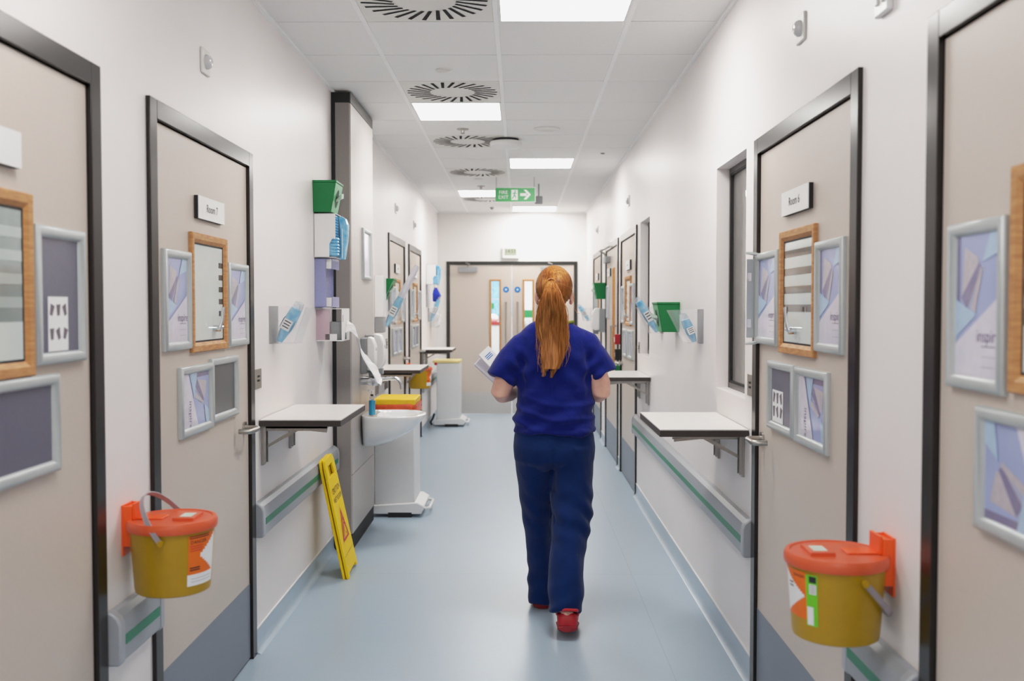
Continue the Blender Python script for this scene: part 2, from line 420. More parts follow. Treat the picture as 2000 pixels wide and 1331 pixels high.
def make_door(n, side, u0, u1, style='dash', closer=False):
    uc = (u0 + u1) / 2; W = u1 - u0; hs = 1 if side == 'L' else -1
    root = wall('door_%d' % n, None, None, side, uc, 0, kind='structure')
    f = 0.060
    mb = MB('frame')
    mb.box(-W / 2, -W / 2 + f, -0.013, 0.10, 0, HD); mb.box(W / 2 - f, W / 2, -0.013, 0.10, 0, HD); mb.box(-W / 2 + f, W / 2 - f, -0.013, 0.10, HD - f, HD)
    mb.m('black'); mb.box(-W / 2 + f, W / 2 - f, 0.05, 0.10, 0.0, HD - f)
    mb.build('door_frame', root, bevel=0.002)
    lw = W / 2 - f - 0.004
    MB('door').box(-lw, lw, 0.0, 0.045, 0.008, HD - f - 0.004).build('door_leaf', root, bevel=0.0015)
    MB('kick').box(-lw + 0.003, lw - 0.003, -0.002, 0.0, 0.012, 0.322).build('kick_plate', root)
    if style != 'tall':
        hh = -hs if n in (1, 5) else hs          # the two nearest doors are hung the other way round
        lever_handle(root, hh * (W / 2 - f - 0.07), 0.985, hh)
        vision(root, 0.0 if n != 3 else 0.0, 1.322, 1.738, 0.41, style, hs)
    else:
        vision(root, -hs * 0.22, 0.78, 1.86, 0.15, 'plain', hs, 0.022)
        MB('steel').tube([(-hs * 0.42, -0.0, 1.3), (-hs * 0.42, -0.05, 1.3), (-hs * 0.42, -0.05, 0.9), (-hs * 0.42, 0, 0.9)], 0.010, 10).build('pull_handle', root)
    if closer:
        mb = MB('greyplastic'); mb.box(-0.42, -0.16, -0.055, 0, 1.93, 1.99)
        mb.m('steel'); mb.tube([(-0.25, -0.05, 1.99), (-0.25, -0.055, 2.02), (0.0, -0.12, 2.03), (-0.05, -0.02, 2.08)], 0.009, 8)
        mb.build('door_closer', root, bevel=0.003)
    return root
for n, s, a, b in DOORS:
    make_door(n, s, a, b, style={1: 'near', 2: 'dash', 5: 'near', 6: 'band', 8: 'tall'}.get(n, 'dash' if s == 'L' else 'band'), closer=(n == 8))

# far double door
dd = thing('door_10', None, None, (0, YE, 0), 0, kind='structure')
f = 0.046
mb = MB('framefar'); mb.box(EX0, EX0 + f, -0.014, 0.10, 0, 2.106); mb.box(EX1 - f, EX1, -0.014, 0.10, 0, 2.106); mb.box(EX0 + f, EX1 - f, -0.014, 0.10, 2.06, 2.106)
mb.build('door_frame', dd, bevel=0.002)
def far_leaf(x0, x1, vx, hx, cl, dark):
    z1 = 2.056; vw, v0, v1 = 0.148, 0.76, 1.855
    mb = MB('door')
    mb.box(x0, vx - vw / 2, 0, 0.045, 0.008, z1); mb.box(vx + vw / 2, x1, 0, 0.045, 0.008, z1)
    mb.box(vx - vw / 2, vx + vw / 2, 0, 0.045, 0.008, v0); mb.box(vx - vw / 2, vx + vw / 2, 0, 0.045, v1, z1)
    leaf = mb.build('door_leaf', dd, smooth=False)
    fr = MB('wood').ring(vw + 0.01, v1 - v0 + 0.01, [(0, 0), (0, 0.011), (0.004, 0.013), (0.018, 0.012), (0.026, 0.004), (0.026, -0.03)], vx, (v0 + v1) / 2).build('vision_frame', leaf, angle=25)
    MB('glass').box(vx - vw / 2 + 0.015, vx + vw / 2 - 0.015, 0.018, 0.022, v0 + 0.015, v1 - 0.015).build('pane', leaf, smooth=False)
    MB('kicksteel').box(x0 + 0.004, x1 - 0.004, -0.002, 0, 0.012, 0.31).build('kick_plate', leaf)
    MB('steel').tube([(hx, 0, 1.55), (hx, -0.05, 1.55), (hx, -0.05, 0.80), (hx, 0, 0.80)], 0.011, 12).build('pull_handle', leaf)
    mb = MB('greyplastic'); mb.box(cl - 0.13, cl + 0.13, -0.05, 0, 1.955, 2.03)
    mb.m('steel'); mb.tube([(cl, -0.05, 2.03), (cl, -0.055, 2.05), (cl + 0.03, -0.09, 2.062), (cl - 0.03, -0.02, 2.085)], 0.010, 8)
    mb.build('door_closer', leaf, bevel=0.004)
    for z in (0.25, 1.05, 1.85):
        MB('steel').cyl((x0 + 0.0 if hx > vx else x1, -0.006, z - 0.05), (x0 + 0.0 if hx > vx else x1, -0.006, z + 0.05), 0.008, 10).build('hinge', leaf)
    return leaf
far_leaf(-0.959, -0.110, -0.335, -0.190, -0.712, True)
far_leaf(-0.105, 0.744, 0.120, -0.030, 0.42, False)

# windows in the right wall
for n, a, b, z0, z1 in WINS:
    w = wall('window_%d' % n, None, None, 'R', (a + b) / 2, 0, kind='structure'); W = b - a
    mb = MB('frame')
    i0, i1 = 0.058, 0.085; q = 0.026
    mb.box(-W / 2, -W / 2 + q, i0, i1, z0, z1); mb.box(W / 2 - q, W / 2, i0, i1, z0, z1)
    mb.box(-W / 2 + q, W / 2 - q, i0, i1, z1 - q, z1); mb.box(-W / 2 + q, W / 2 - q, i0, i1, z0, z0 + q)
    mb.m('black'); mb.ring(W - 2 * q + 0.002, z1 - z0 - 2 * q + 0.002, [(0, -0.0605), (0.010, -0.0605), (0.010, -0.066)], 0, (z0 + z1) / 2)
    mb.build('window_frame', w, bevel=0.001)
    MB('glass').box(-W / 2 + q, W / 2 - q, 0.067, 0.071, z0 + q, z1 - q).build('pane', w, smooth=False)

# ------------------------------------------------------------------ ceiling fittings
LN = ['square ceiling light nearest the viewer, cut by the top of the photo', 'square ceiling light just beyond the second round slotted vent',
      'square ceiling light on the right, in front of the hanging exit sign', 'square ceiling light partly behind the left end of the exit sign',
      'square ceiling light farthest away, nearest the double doors']
for (c, y), lab in zip(LIGHTS, LN):
    x = (GX[c] + GX[c + 1]) / 2; w = (GX[c + 1] - GX[c]) / 2 - 0.012
    t = thing('ceiling_light', lab, 'light', (x, y + GP / 2, ZC), 0, 'square light panels in the ceiling')
    mb = MB('white'); h = GP / 2 - 0.002
    for s in (-1, 1):
        mb.box(s * w - 0.012 * (s > 0), s * w + 0.012 * (s < 0), -h, h, -0.002, 0.018); mb.box(-w + 0.012, w - 0.012, s * h - 0.012 * (s > 0), s * h + 0.012 * (s < 0), -0.002, 0.018)
    mb.build('frame', t, smooth=False)
    MB('light').box(-w + 0.012, w - 0.012, -h + 0.012, h - 0.012, 0.0, 0.012).build('diffuser', t, smooth=False)

VN = ['round slotted air vent nearest the viewer, cut by the top of the photo', 'second round slotted air vent, directly in front of a lit panel',
      'third round slotted air vent, beside the white round puck', 'fourth round slotted air vent from the viewer',
      'round slotted air vent farthest away, behind the exit sign']
vent0 = None
for y, lab in zip(VENTS, VN):
    if vent0 is None:
        t = vent0 = thing('air_vent', lab, 'vent', (0, 0, 0), 0, 'round slotted air vents in the ceiling')
        MB('offwhite').box(-0.288, 0.288, -0.296, 0.296, 0.0, 0.018).build('plate', t, smooth=False)
        mb = MB('slot'); N = 26  # flat black strips give the shade of recessed slots by colour alone
        for k in range(N):
            a = 2 * math.pi * k / N; tw = R(24)
            p0 = Vector((math.cos(a), math.sin(a), 0)) * 0.135
            d = Vector((math.cos(a + tw), math.sin(a + tw), 0)); q = Vector((-d.y, d.x, 0))
            p1 = p0 + d * 0.142
            mb.poly([tuple(p + Vector((0, 0, -0.0012))) for p in (p0 - q * 0.008, p1 - q * 0.010, p1 + q * 0.010, p0 + q * 0.008)])
        mb.build('slots', t, smooth=False)
    else: t = copy_tree(vent0)
    t['label'] = lab; t.location = ((GX[1] + GX[2]) / 2, y + GP / 2, ZC)

def disc(name, lab, cat, x, y, prof, m, parts=()):
    o = MB(m).lathe([(r, -z) for r, z in prof], (0, 0, 0), 32).build(name)
    o.location = (x, y, ZC); return tag(o, lab, cat)
disc('smoke_detector', 'small flat white disc in the ceiling in front of the second vent', 'detector', -0.415, 5.49, [(0.046, 0), (0.046, 0.006), (0.035, 0.012), (0.02, 0.016)], 'offwhite')
disc('sprinkler_head', 'small pale sprinkler with dark tip in front of the third vent', 'sprinkler', -0.415, 7.30, [(0.045, 0), (0.042, 0.006), (0.014, 0.010), (0.012, 0.03), (0.018, 0.033), (0.01, 0.036)], 'steel')
disc('sprinkler_head', 'small pale sprinkler in the ceiling just in front of the fourth lit panel', 'sprinkler', -0.415, 10.72, [(0.045, 0), (0.042, 0.006), (0.014, 0.010), (0.012, 0.03), (0.018, 0.033), (0.01, 0.036)], 'steel')
disc('ceiling_speaker', 'large flat white round speaker grille in the ceiling right of centre', 'speaker', 0.197, 7.29, [(0.098, 0), (0.096, 0.006), (0.08, 0.008), (0.075, 0.005)], 'offwhite')
disc('ceiling_disc', 'faint white disc in the ceiling between fourth vent and exit sign', 'detector', -0.42, 10.1, [(0.05, 0), (0.046, 0.008), (0.03, 0.014)], 'offwhite')
disc('ceiling_disc', 'tiny grey dot in the ceiling beyond the exit sign, last before the far wall', 'detector', -0.36, 13.0, [(0.03, 0), (0.02, 0.02), (0.01, 0.03)], 'greyplastic')
disc('ceiling_dot', 'tiny dark dot in the right-hand row of ceiling tiles', 'detector', 0.70, 8.45, [(0.02, 0), (0.014, 0.008)], 'greyplastic')
t = thing('wireless_puck', 'white round-cornered puck hanging below the ceiling beside the third vent', 'access point', (-0.107, 7.75, ZC))
MB('rubber').lathe([(0.10, 0), (0.10, -0.022)], n=32).build('base', t)
MB('white').lathe([(0.12, -0.02), (0.125, -0.03), (0.122, -0.055), (0.10, -0.066), (0.05, -0.07)], n=40).build('cover', t)
t = thing('ceiling_sensor', 'small grey box sensor on a thin stem beside the exit sign', 'sensor', (0.20, 10.55, ZC))
MB('greyplastic').cyl((0, 0, 0), (0, 0, -0.13), 0.007, 10).build('stem', t)
MB('greyplastic').box(-0.04, 0.04, -0.04, 0.04, -0.21, -0.13).build('head', t, bevel=0.008)

def exit_sign(y, xc, zb, h, w, label):
    t = thing('exit_sign', label, 'sign', (xc, y, zb), 0, 'green hanging exit signs')
    mb = MB('white'); mb.box(-w / 2 - 0.006, w / 2 + 0.006, -0.012, 0.012, -0.006, h + 0.006); mb.build('board', t, bevel=0.002)
    mb = MB('signgreen'); mb.box(-w / 2, w / 2, -0.0135, -0.012, 0, h)
    mb.m('white'); Y = -0.0142
    mb.text('FIRE', -w * 0.30, h * 0.66, h * 0.36, Y); mb.text('EXIT', -w * 0.30, h * 0.31, h * 0.36, Y)
    x0 = -w * 0.10; dw = w * 0.165                                             # white doorway with running man
    mb.poly([(x0, Y, h * 0.12), (x0 + dw, Y, h * 0.12), (x0 + dw, Y, h * 0.86), (x0, Y, h * 0.86)])
    ax, aw = w * 0.125, w * 0.27                                               # arrow to the right
    mb.poly([(ax, Y, h * 0.41), (ax + aw * 0.62, Y, h * 0.41), (ax + aw * 0.62, Y, h * 0.61), (ax, Y, h * 0.61)])
    for s in (-1, 1):
        mb.poly([(ax + aw, Y, h * 0.51), (ax + aw * 0.58, Y, h * (0.51 + s * 0.35)), (ax + aw * 0.33, Y, h * (0.51 + s * 0.35)), (ax + aw * 0.72, Y, h * 0.51)])
    mb.m('signgreen'); Y = -0.0148; c = x0 + dw * 0.5
    def limb(p, q, r):
        p, q = Vector(p), Vector(q); n = (q - p).orthogonal() if False else Vector((-(q - p).y, (q - p).x)).normalized() * r
        mb.poly([(c + (a.x) * dw, Y, a.y * h) for a in (p - n, q - n, q + n, p + n)])
    mb.poly([(c + dw * (0.10 + 0.11 * math.cos(k * .7854)), Y, h * (0.76 + 0.055 * math.sin(k * .7854))) for k in range(8)])
    limb((0.05, 0.68), (-0.05, 0.46), 0.07); limb((0.04, 0.66), (-0.28, 0.56), 0.035); limb((0.06, 0.66), (0.3, 0.56), 0.035)
    limb((-0.05, 0.48), (0.2, 0.36), 0.05); limb((0.2, 0.37), (0.12, 0.2), 0.04); limb((-0.06, 0.48), (-0.18, 0.3), 0.05); limb((-0.18, 0.31), (-0.42, 0.22), 0.04)
    mb.build('face', t, smooth=False)
    for s in (-1, 1):
        MB('steel').cyl((s * w * 0.48, 0, h), (s * w * 0.48, 0, ZC - zb), 0.003, 6).build('wire', t)
    return t
exit_sign(10.0, -0.045, 2.533, 0.137, 0.395, 'green FIRE EXIT sign with running man and arrow hanging from the ceiling')
exit_sign(3.32, -0.045, 2.519, 0.137, 0.395, 'hanging sign board seen only as its lower edge at the top of the photo')

# ------------------------------------------------------------------ things on the doors
def portrait_map(w, h, rot):
    def fn(s, t):
        if rot == 2: s, t = 1 - t, s
        elif rot: s, t = t, 1 - s
        return (-w / 2 + s * w, -h / 2 + t * h)
    return fn
def poster_mesh(mb, w, h, rot, y):
    fn = portrait_map(w, h, rot); lay = [y]
    def pg(m, pts):
        mb.m(m); lay[0] -= 0.00025
        mb.poly([(fn(s, t)[0], lay[0], fn(s, t)[1]) for s, t in pts])
    pg('sheet', [(0, 0), (1, 0), (1, 1), (0, 1)])
    pg('sheetshade', [(0, 0.55), (0.10, 0.52), (0.10, 1.0), (0, 1.0)])
    pg('sheetbuild', [(0.14, 0.56), (0.30, 0.50), (0.56, 0.72), (0.50, 0.84), (0.20, 0.91)])
    pg('sheetshade', [(0.14, 0.56), (0.26, 0.48), (0.58, 0.76), (0.53, 0.80)])
    pg('sheetbuild', [(0.36, 0.48), (0.46, 0.45), (0.62, 0.75), (0.57, 0.77)])
    pg('sheetblue', [(0, 0.27), (0.50, 0.44), (0.12, 0.52), (0, 0.55)])
    pg('sheetblue', [(0.62, 0.80), (0.78, 1.0), (1, 1), (1, 0.86)])
    pg('sheetwhite', [(0, 0), (1, 0), (1, 0.57), (0, 0.22)])
    mb.m('inktext'); lay[0] -= 0.0003
    vs, ps = text_geo('inspire', 0.036)
    bv = []
    for a, b in vs:
        s, t = 0.76 + a / (h if rot else w), 0.29 + b / (w if rot else h)
        p = fn(s, t); bv.append(mb.bm.verts.new((p[0], lay[0], p[1])))
    for p in ps: mb.f([bv[i] for i in p])
    for k in range(3):
        q = [fn(s, t) for s, t in ((0.62 - 0.0 * k, 0.225 - k * 0.07), (0.92, 0.225 - k * 0.07), (0.92, 0.218 - k * 0.07), (0.62, 0.218 - k * 0.07))]
        mb.m('inkgrey' if k == 0 else 'sheetbuild'); mb.poly([(a, lay[0], b) for a, b in q])

SNAP = [(0, 0), (0, 0.011), (0.003, 0.016), (0.010, 0.0185), (0.020, 0.016), (0.027, 0.008), (0.028, 0.004)]
def notice_frame(side, u0, u1, z0, z1, content, label, landscape=False, openedge=False, base=0.0, group=None):
    w, h = u1 - u0, z1 - z0
    t = wall('notice_frame', label, 'picture frame', side, (u0 + u1) / 2, (z0 + z1) / 2, group)
    if base: t.location.x += base
    MB('alu').ring(w, h, SNAP).build('frame_edge', t, angle=60)
    iw, ih = w - 0.05, h - 0.05
    MB('black').box(-w / 2 + 0.004, w / 2 - 0.004, -0.003, 0, -h / 2 + 0.004, h / 2 - 0.004).build('backing', t)
    mb = MB()
    if content == 'poster': poster_mesh(mb, iw, ih, landscape, -0.0045)
    else:
        mb.m(content); mb.poly([(-iw / 2, -0.0046, -ih / 2), (iw / 2, -0.0046, -ih / 2), (iw / 2, -0.0046, ih / 2), (-iw / 2, -0.0046, ih / 2)])
    mb.build('poster' if content == 'poster' else 'insert', t, smooth=False, recalc=False)
    if openedge:      # one long side of the clip frame is hinged open, its ends flare out
        s = -1 if side == 'R' else 1
        x = s * (w / 2)
        mb = MB('alu')
        mb.box(*sorted((x, x - s * 0.004)), -0.045, -0.006, -h / 2 + 0.02, h / 2 - 0.02)
        for e in (-1, 1): mb.loft([[(x, -0.01, e * h / 2), (x, -0.012, e * (h / 2 - 0.008)), (x - s * 0.05, -0.012, e * (h / 2 - 0.008)), (x - s * 0.05, -0.01, e * h / 2)],
                                   [(x, -0.05, e * (h / 2 + 0.008)), (x, -0.05, e * h / 2), (x - s * 0.04, -0.032, e * (h / 2 - 0.002)), (x - s * 0.04, -0.03, e * (h / 2 + 0.006))]])
        mb.m('chrome')
        for z in (-h * 0.28, h * 0.24): mb.box(*sorted((x - s * 0.003, x - s * 0.007)), -0.044, -0.028, z - 0.016, z + 0.016)
        mb.build('open_clip_edge', t)
    return t
def note(side, u0, u1, z0, z1, label):
    w, h = u1 - u0, z1 - z0
    mb = MB('paper'); mb.box(-w / 2, w / 2, -0.0065, -0.0052, -h / 2, h / 2); mb.m('inkgrey')
    for i in range(2):
        for j in range(2 if w < 0.09 else 3):
            n = 2 if w < 0.09 else 3
            cx = -w / 2 + w * (j + 0.5) / n; cz = h * (0.22 - 0.44 * i) + 0.004
            a = 0.35 * ((i + j) % 3 - 1); s = w / n * 0.33
            pts = [(-s, s * 1.2), (s, s * 1.3), (s * 0.6, -s * 1.1), (-s * 0.6, -s * 1.2)]
            mb.poly([(cx + x * math.cos(a) - z * math.sin(a), -0.0068, cz + x * math.sin(a) + z * math.cos(a)) for x, z in pts])
    o = mb.build('paper_note', smooth=False); put(o, side, (u0 + u1) / 2, (z0 + z1) / 2)
    return tag(o, label, 'paper')

nf = notice_frame
# door 1 (nearest on the left)
nf('L', 2.298, 2.556, 1.343, 1.673, 'slate', 'silver portrait frame with grey insert and a paper slip, nearest left door')
note('L', 2.365, 2.468, 1.373, 1.505, 'white paper slip with grey bin drawings in the left grey frame')
nf('L', 2.06, 2.404, 1.083, 1.320, 'slate', 'silver landscape frame with plain grey insert, cut by left edge of photo')
# door 2 (Room 7)
nf('L', 3.132, 3.384, 1.338, 1.666, 'poster', 'silver portrait poster frame left of the Room 7 door pane')
nf('L', 3.822, 4.095, 1.326, 1.652, 'poster', 'silver portrait poster frame on the Room 7 door, between pane and handle edge')
nf('L', 3.271, 3.612, 1.041, 1.279, 'poster', 'silver landscape poster frame low on the Room 7 door', True)
nf('L', 3.602, 3.938, 1.054, 1.291, 'slate2', 'silver landscape frame with empty charcoal insert on the Room 7 door')
# door 6 (Room 6)
nf('R', 3.505, 3.829, 1.342, 1.683, 'poster', 'silver portrait poster frame with its clip edge open, left of the Room 6 pane', openedge=True)
nf('R', 2.795, 3.056, 1.345, 1.678, 'poster', 'silver portrait poster frame right of the Room 6 door pane')
nf('R', 3.290, 3.622, 1.043, 1.287, 'slate', 'silver landscape frame with grey insert and paper slip on the Room 6 door')
note('R', 3.435, 3.575, 1.073, 1.185, 'white paper slip with grey drawings in a frame on the Room 6 door')
nf('R', 2.928, 3.268, 1.040, 1.286, 'poster', 'silver landscape poster frame low on the Room 6 door, under the portrait poster', True)
# door 5 (nearest on the right)
nf('R', 1.866, 2.110, 1.313, 1.652, 'poster', 'large silver portrait poster frame on the nearest right door')
nf('R', 1.63, 1.972, 1.042, 1.286, 'poster', 'silver landscape poster frame cut by the right edge of the photo', 2)
# far doors
nf('L', 8.70, 8.96, 1.338, 1.664, 'poster', 'small portrait frame left of the pane on the third left door')
nf('L', 9.40, 9.66, 1.334, 1.664, 'poster', 'small portrait frame right of the pane on the third left door')
nf('L', 8.775, 9.110, 1.044, 1.290, 'poster', 'small landscape frame on the third left door, its nearer one', True)
nf('L', 9.122, 9.457, 1.044, 1.290, 'poster', 'small landscape frame on the third left door, its farther one', True)
nf('L', 10.24, 10.50, 1.338, 1.664, 'poster', 'tiny portrait frame left of the pane on the farthest left door')
nf('L', 10.94, 11.20, 1.334, 1.664, 'poster', 'tiny portrait frame right of the pane on the farthest left door')
nf('L', 10.33, 10.665, 1.044, 1.290, 'poster', 'tiny landscape frame on the farthest left door, its nearer one', True)
nf('L', 10.677, 11.01, 1.044, 1.290, 'slate', 'tiny landscape frame on the farthest left door, its farther one', True)
nf('R', 8.60, 8.86, 1.338, 1.664, 'poster', 'small portrait frame left of the pane on the first far right door')
nf('R', 7.93, 8.19, 1.336, 1.672, 'poster', 'small portrait frame right of the pane on the first far right door')
nf('R', 8.40, 8.735, 1.050, 1.290, 'poster', 'small landscape frame on first far right door, its farther one', True)
nf('R', 7.99, 8.325, 1.050, 1.290, 'poster', 'small landscape frame on first far right door, its nearer one', True)
nf('R', 10.12, 10.38, 1.36, 1.70, 'sheetwhite', 'small white notice frame on the far right door with the door closer')
nf('R', 11.83, 12.09, 1.338, 1.664, 'poster', 'tiny portrait frame on the farthest right door')
# frame on the cabinet face
t = nf('L', 6.38, 6.71, 1.658, 1.988, 'sheetwhite', 'slim white notice frame high on the tall grey cabinet')
t.location.x = XL + 0.118

def name_plate(side, u0, u1, txt, label):
    w, h = u1 - u0, 0.080
    t = wall('door_sign', label, 'sign', side, (u0 + u1) / 2, 1.829, 'room name signs on the doors')
    MB('black').box(-w / 2, w / 2, -0.014, 0, -h / 2, h / 2).build('backing', t)
    mb = MB('white').box(-w / 2, w / 2, -0.0165, -0.014, -h / 2, h / 2)
    mb.m('dark')
    if txt: mb.text(txt, 0, 0.0, 0.040, -0.0172)
    else: mb.box(-0.018, 0.018, -0.0172, -0.0166, -0.006, 0.006)
    mb.build('face', t, smooth=False)
name_plate('L', 1.93, 2.229, None, 'white door sign cut by the left edge of the photo')
name_plate('L', 3.459, 3.760, 'Room 7', 'white door sign reading Room 7')
name_plate('R', 3.122, 3.438, 'Room 6', 'white door sign reading Room 6')
name_plate('L', 8.97, 9.27, None, 'white door sign on the third left door')
name_plate('L', 10.55, 10.85, None, 'white door sign on the farthest left door')
name_plate('R', 8.17, 8.48, None, 'white door sign on the first far right door')
name_plate('R', 9.98, 10.28, None, 'white door sign on the right door with the closer')
name_plate('R', 11.5, 11.8, None, 'white door sign on the farthest right door')

# ------------------------------------------------------------------ wall plates and sensors
def motion_sensor(side, u, z, label, s=1.0):
    t = wall('motion_sensor', label, 'sensor', side, u, z, 'white wall motion sensors')
    MB('offwhite').box(-0.045 * s, 0.045 * s, -0.009, 0, -0.045 * s, 0.045 * s).build('plate', t, bevel=0.003)
    mb = MB('tape'); mb.lathe([(0.026 * s, 0), (0.026 * s, 0.006), (0.022 * s, 0.014), (0.012 * s, 0.020)], n=24)
    for v in mb.bm.verts: v.co = Vector((v.co.x, -0.009 - v.co.z, v.co.y))
    mb.build('lens', t)
motion_sensor('L', 3.585, 2.357, 'white motion sensor high on the left wall above the Room 7 door')
motion_sensor('L', 9.08, 2.376, 'small motion sensor above the third left door')
motion_sensor('L', 10.64, 2.353, 'small motion sensor above the farthest left door')
motion_sensor('R', 3.262, 2.382, 'white motion sensor high on the right wall above the Room 6 door')
motion_sensor('R', 8.356, 2.365, 'small motion sensor above the first far right door')
motion_sensor('R', 11.67, 2.377, 'small motion sensor above the farthest right door')
t = wall('call_light', 'white two-lamp call unit cut by the top edge on right wall', 'call unit', 'R', 2.515, 2.27)
MB('white').box(-0.045, 0.045, -0.016, 0, -0.06, 0.06).build('plate', t, bevel=0.004)
for x in (-0.018, 0.018): MB('offwhite').box(x - 0.009, x + 0.009, -0.022, -0.016, -0.035, 0.045).build('lamp', t, bevel=0.003)
def switch_plate(side, u, label):
    t = wall('switch_plate', label, 'switch', side, u, 1.170, 'brushed steel switch plates')
    MB('steel').box(-0.05, 0.05, -0.004, 0, -0.043, 0.043).build('plate', t, bevel=0.001)
    for z in (-0.007, 0.011): MB('dark').box(-0.012, 0.012, -0.0075, -0.004, z - 0.004, z + 0.004).build('rocker', t)
switch_plate('L', 4.276, 'brushed steel switch plate on the left wall beside the Room 7 door')
switch_plate('L', 8.43, 'small steel switch plate beside the third left door')
switch_plate('R', 3.935, 'brushed steel switch plate between the Room 6 door and the window')
switch_plate('R', 7.62, 'small steel switch plate beside the narrow right window')
# alarm devices on the narrow pier between two far right doors
tag(put(MB('red').box(-0.045, 0.045, -0.05, 0, -0.045, 0.045).m('white').box(-0.03, 0.03, -0.052, -0.05, -0.025, 0.02).build('fire_call_point', bevel=0.004), 'R', 9.085, 1.185), 'red fire alarm call point on the pier between right doors', 'alarm')
tag(put(MB('rubber').box(-0.045, 0.045, -0.045, 0, -0.05, 0.05).m('greyplastic').box(-0.02, 0.02, -0.047, -0.045, -0.02, 0.02).build('access_reader', bevel=0.004), 'R', 9.085, 1.045), 'black access reader below the red call point', 'access reader')
tag(put(MB('green').box(-0.045, 0.045, -0.05, 0, -0.05, 0.05).m('white').box(-0.03, 0.03, -0.052, -0.05, -0.025, 0.02).build('door_release', bevel=0.004), 'R', 9.085, 0.895), 'green emergency door release below the black access reader', 'alarm')

# ------------------------------------------------------------------ handrails
def handrail(side, u0, u1, label):
    t = wall('handrail', label, 'handrail', side, (u0 + u1) / 2, 0, 'grey wall handrails with a green stripe')
    L = (u1 - u0) / 2 - 0.003
    prof = [(0, 0.500), (-0.034, 0.500), (-0.041, 0.508), (-0.041, 0.606), (-0.034, 0.626), (-0.018, 0.640), (-0.006, 0.643), (0, 0.643)]
    MB('rail').prismx(prof, -L + 0.03, L - 0.03).build('rail', t, angle=22)
    MB('green_stripe').box(-L + 0.04, L - 0.04, -0.0425, -0.041, 0.547, 0.575).build('stripe', t, smooth=False)
    p2 = [(y * 1.06, 0.572 + (z - 0.572) * 1.05) for y, z in prof]
    for s in (-1, 1):
        MB('railcap').prismx(p2, *sorted((s * L, s * (L - 0.036)))).build('end_cap', t, bevel=0.008)
handrail('L', 2.672, 3.016, 'short grey handrail between the two nearest left doors, under the sharps bin')
handrail('L', 4.19, 5.975, 'grey handrail with green stripe behind the yellow wet floor sign')
handrail('L', 6.91, 8.54, 'grey handrail between the tall cabinet and the third left door')
handrail('L', 11.34, 13.62, 'farthest grey handrail on the left, beside the cream-lidded bin')
handrail('R', 3.872, 7.745, 'long grey handrail with green stripe under the folding shelves on the right')
handrail('R', 2.238, 2.676, 'short grey handrail on the right under the sharps bin')

# ------------------------------------------------------------------ fold-down shelves
def shelf(side, u0, u1, label):
    W = (u1 - u0) / 2; D = 0.355
    t = wall('folding_shelf', label, 'shelf', side, (u0 + u1) / 2, 0.992, 'white fold-down wall shelves')
    MB('shelf').box(-W, W, -D, -0.004, -0.004, 0.0).build('shelf_top', t, smooth=False)
    MB('shelfedge').box(-W, W, -D - 0.001, -0.003, -0.030, -0.004).build('shelf_core', t, bevel=0.001)
    for x in (-W + 0.055, W - 0.10):
        b = MB('steel').box(x - 0.02, x + 0.02, -0.010, 0, -0.205, -0.031).box(x - 0.02, x - 0.017, -0.022, -0.010, -0.195, -0.031).box(x + 0.017, x + 0.02, -0.022, -0.010, -0.195, -0.031)
        b = b.build('bracket', t, bevel=0.001)
        mb = MB('steel'); mb.box(x - 0.014, x + 0.014, -0.29, -0.015, -0.044, -0.031); mb.box(x - 0.014, x - 0.011, -0.29, -0.015, -0.054, -0.031)
        mb.build('arm', b, bevel=0.001)
        mb = MB('steel')
        mb.loft([[(x - 0.006, -0.014, -0.135), (x + 0.006, -0.014, -0.135), (x + 0.006, -0.020, -0.118), (x - 0.006, -0.020, -0.118)], [(x - 0.006, -0.165, -0.052), (x + 0.006, -0.165, -0.052), (x + 0.006, -0.165, -0.034), (x - 0.006, -0.165, -0.034)]])
        mb.loft([[(x - 0.006, -0.165, -0.050), (x + 0.006, -0.165, -0.050), (x + 0.006, -0.165, -0.036), (x - 0.006, -0.165, -0.036)], [(x - 0.006, -0.285, -0.062), (x + 0.006, -0.285, -0.062), (x + 0.006, -0.285, -0.050), (x - 0.006, -0.285, -0.050)]])
        mb.build('strut', b)
shelf('L', 4.286, 4.968, 'white folding shelf nearest on the left, under the clear pocket')
shelf('L', 7.72, 8.43, 'white folding shelf behind the washbasin tap')
shelf('L', 11.38, 12.05, 'white folding shelf farthest on the left, above the cream-lidded bin')
shelf('R', 3.955, 4.61, 'white folding shelf nearest on the right, beside the Room 6 door')
shelf('R', 6.93, 7.62, 'white folding shelf just right of the nurse')

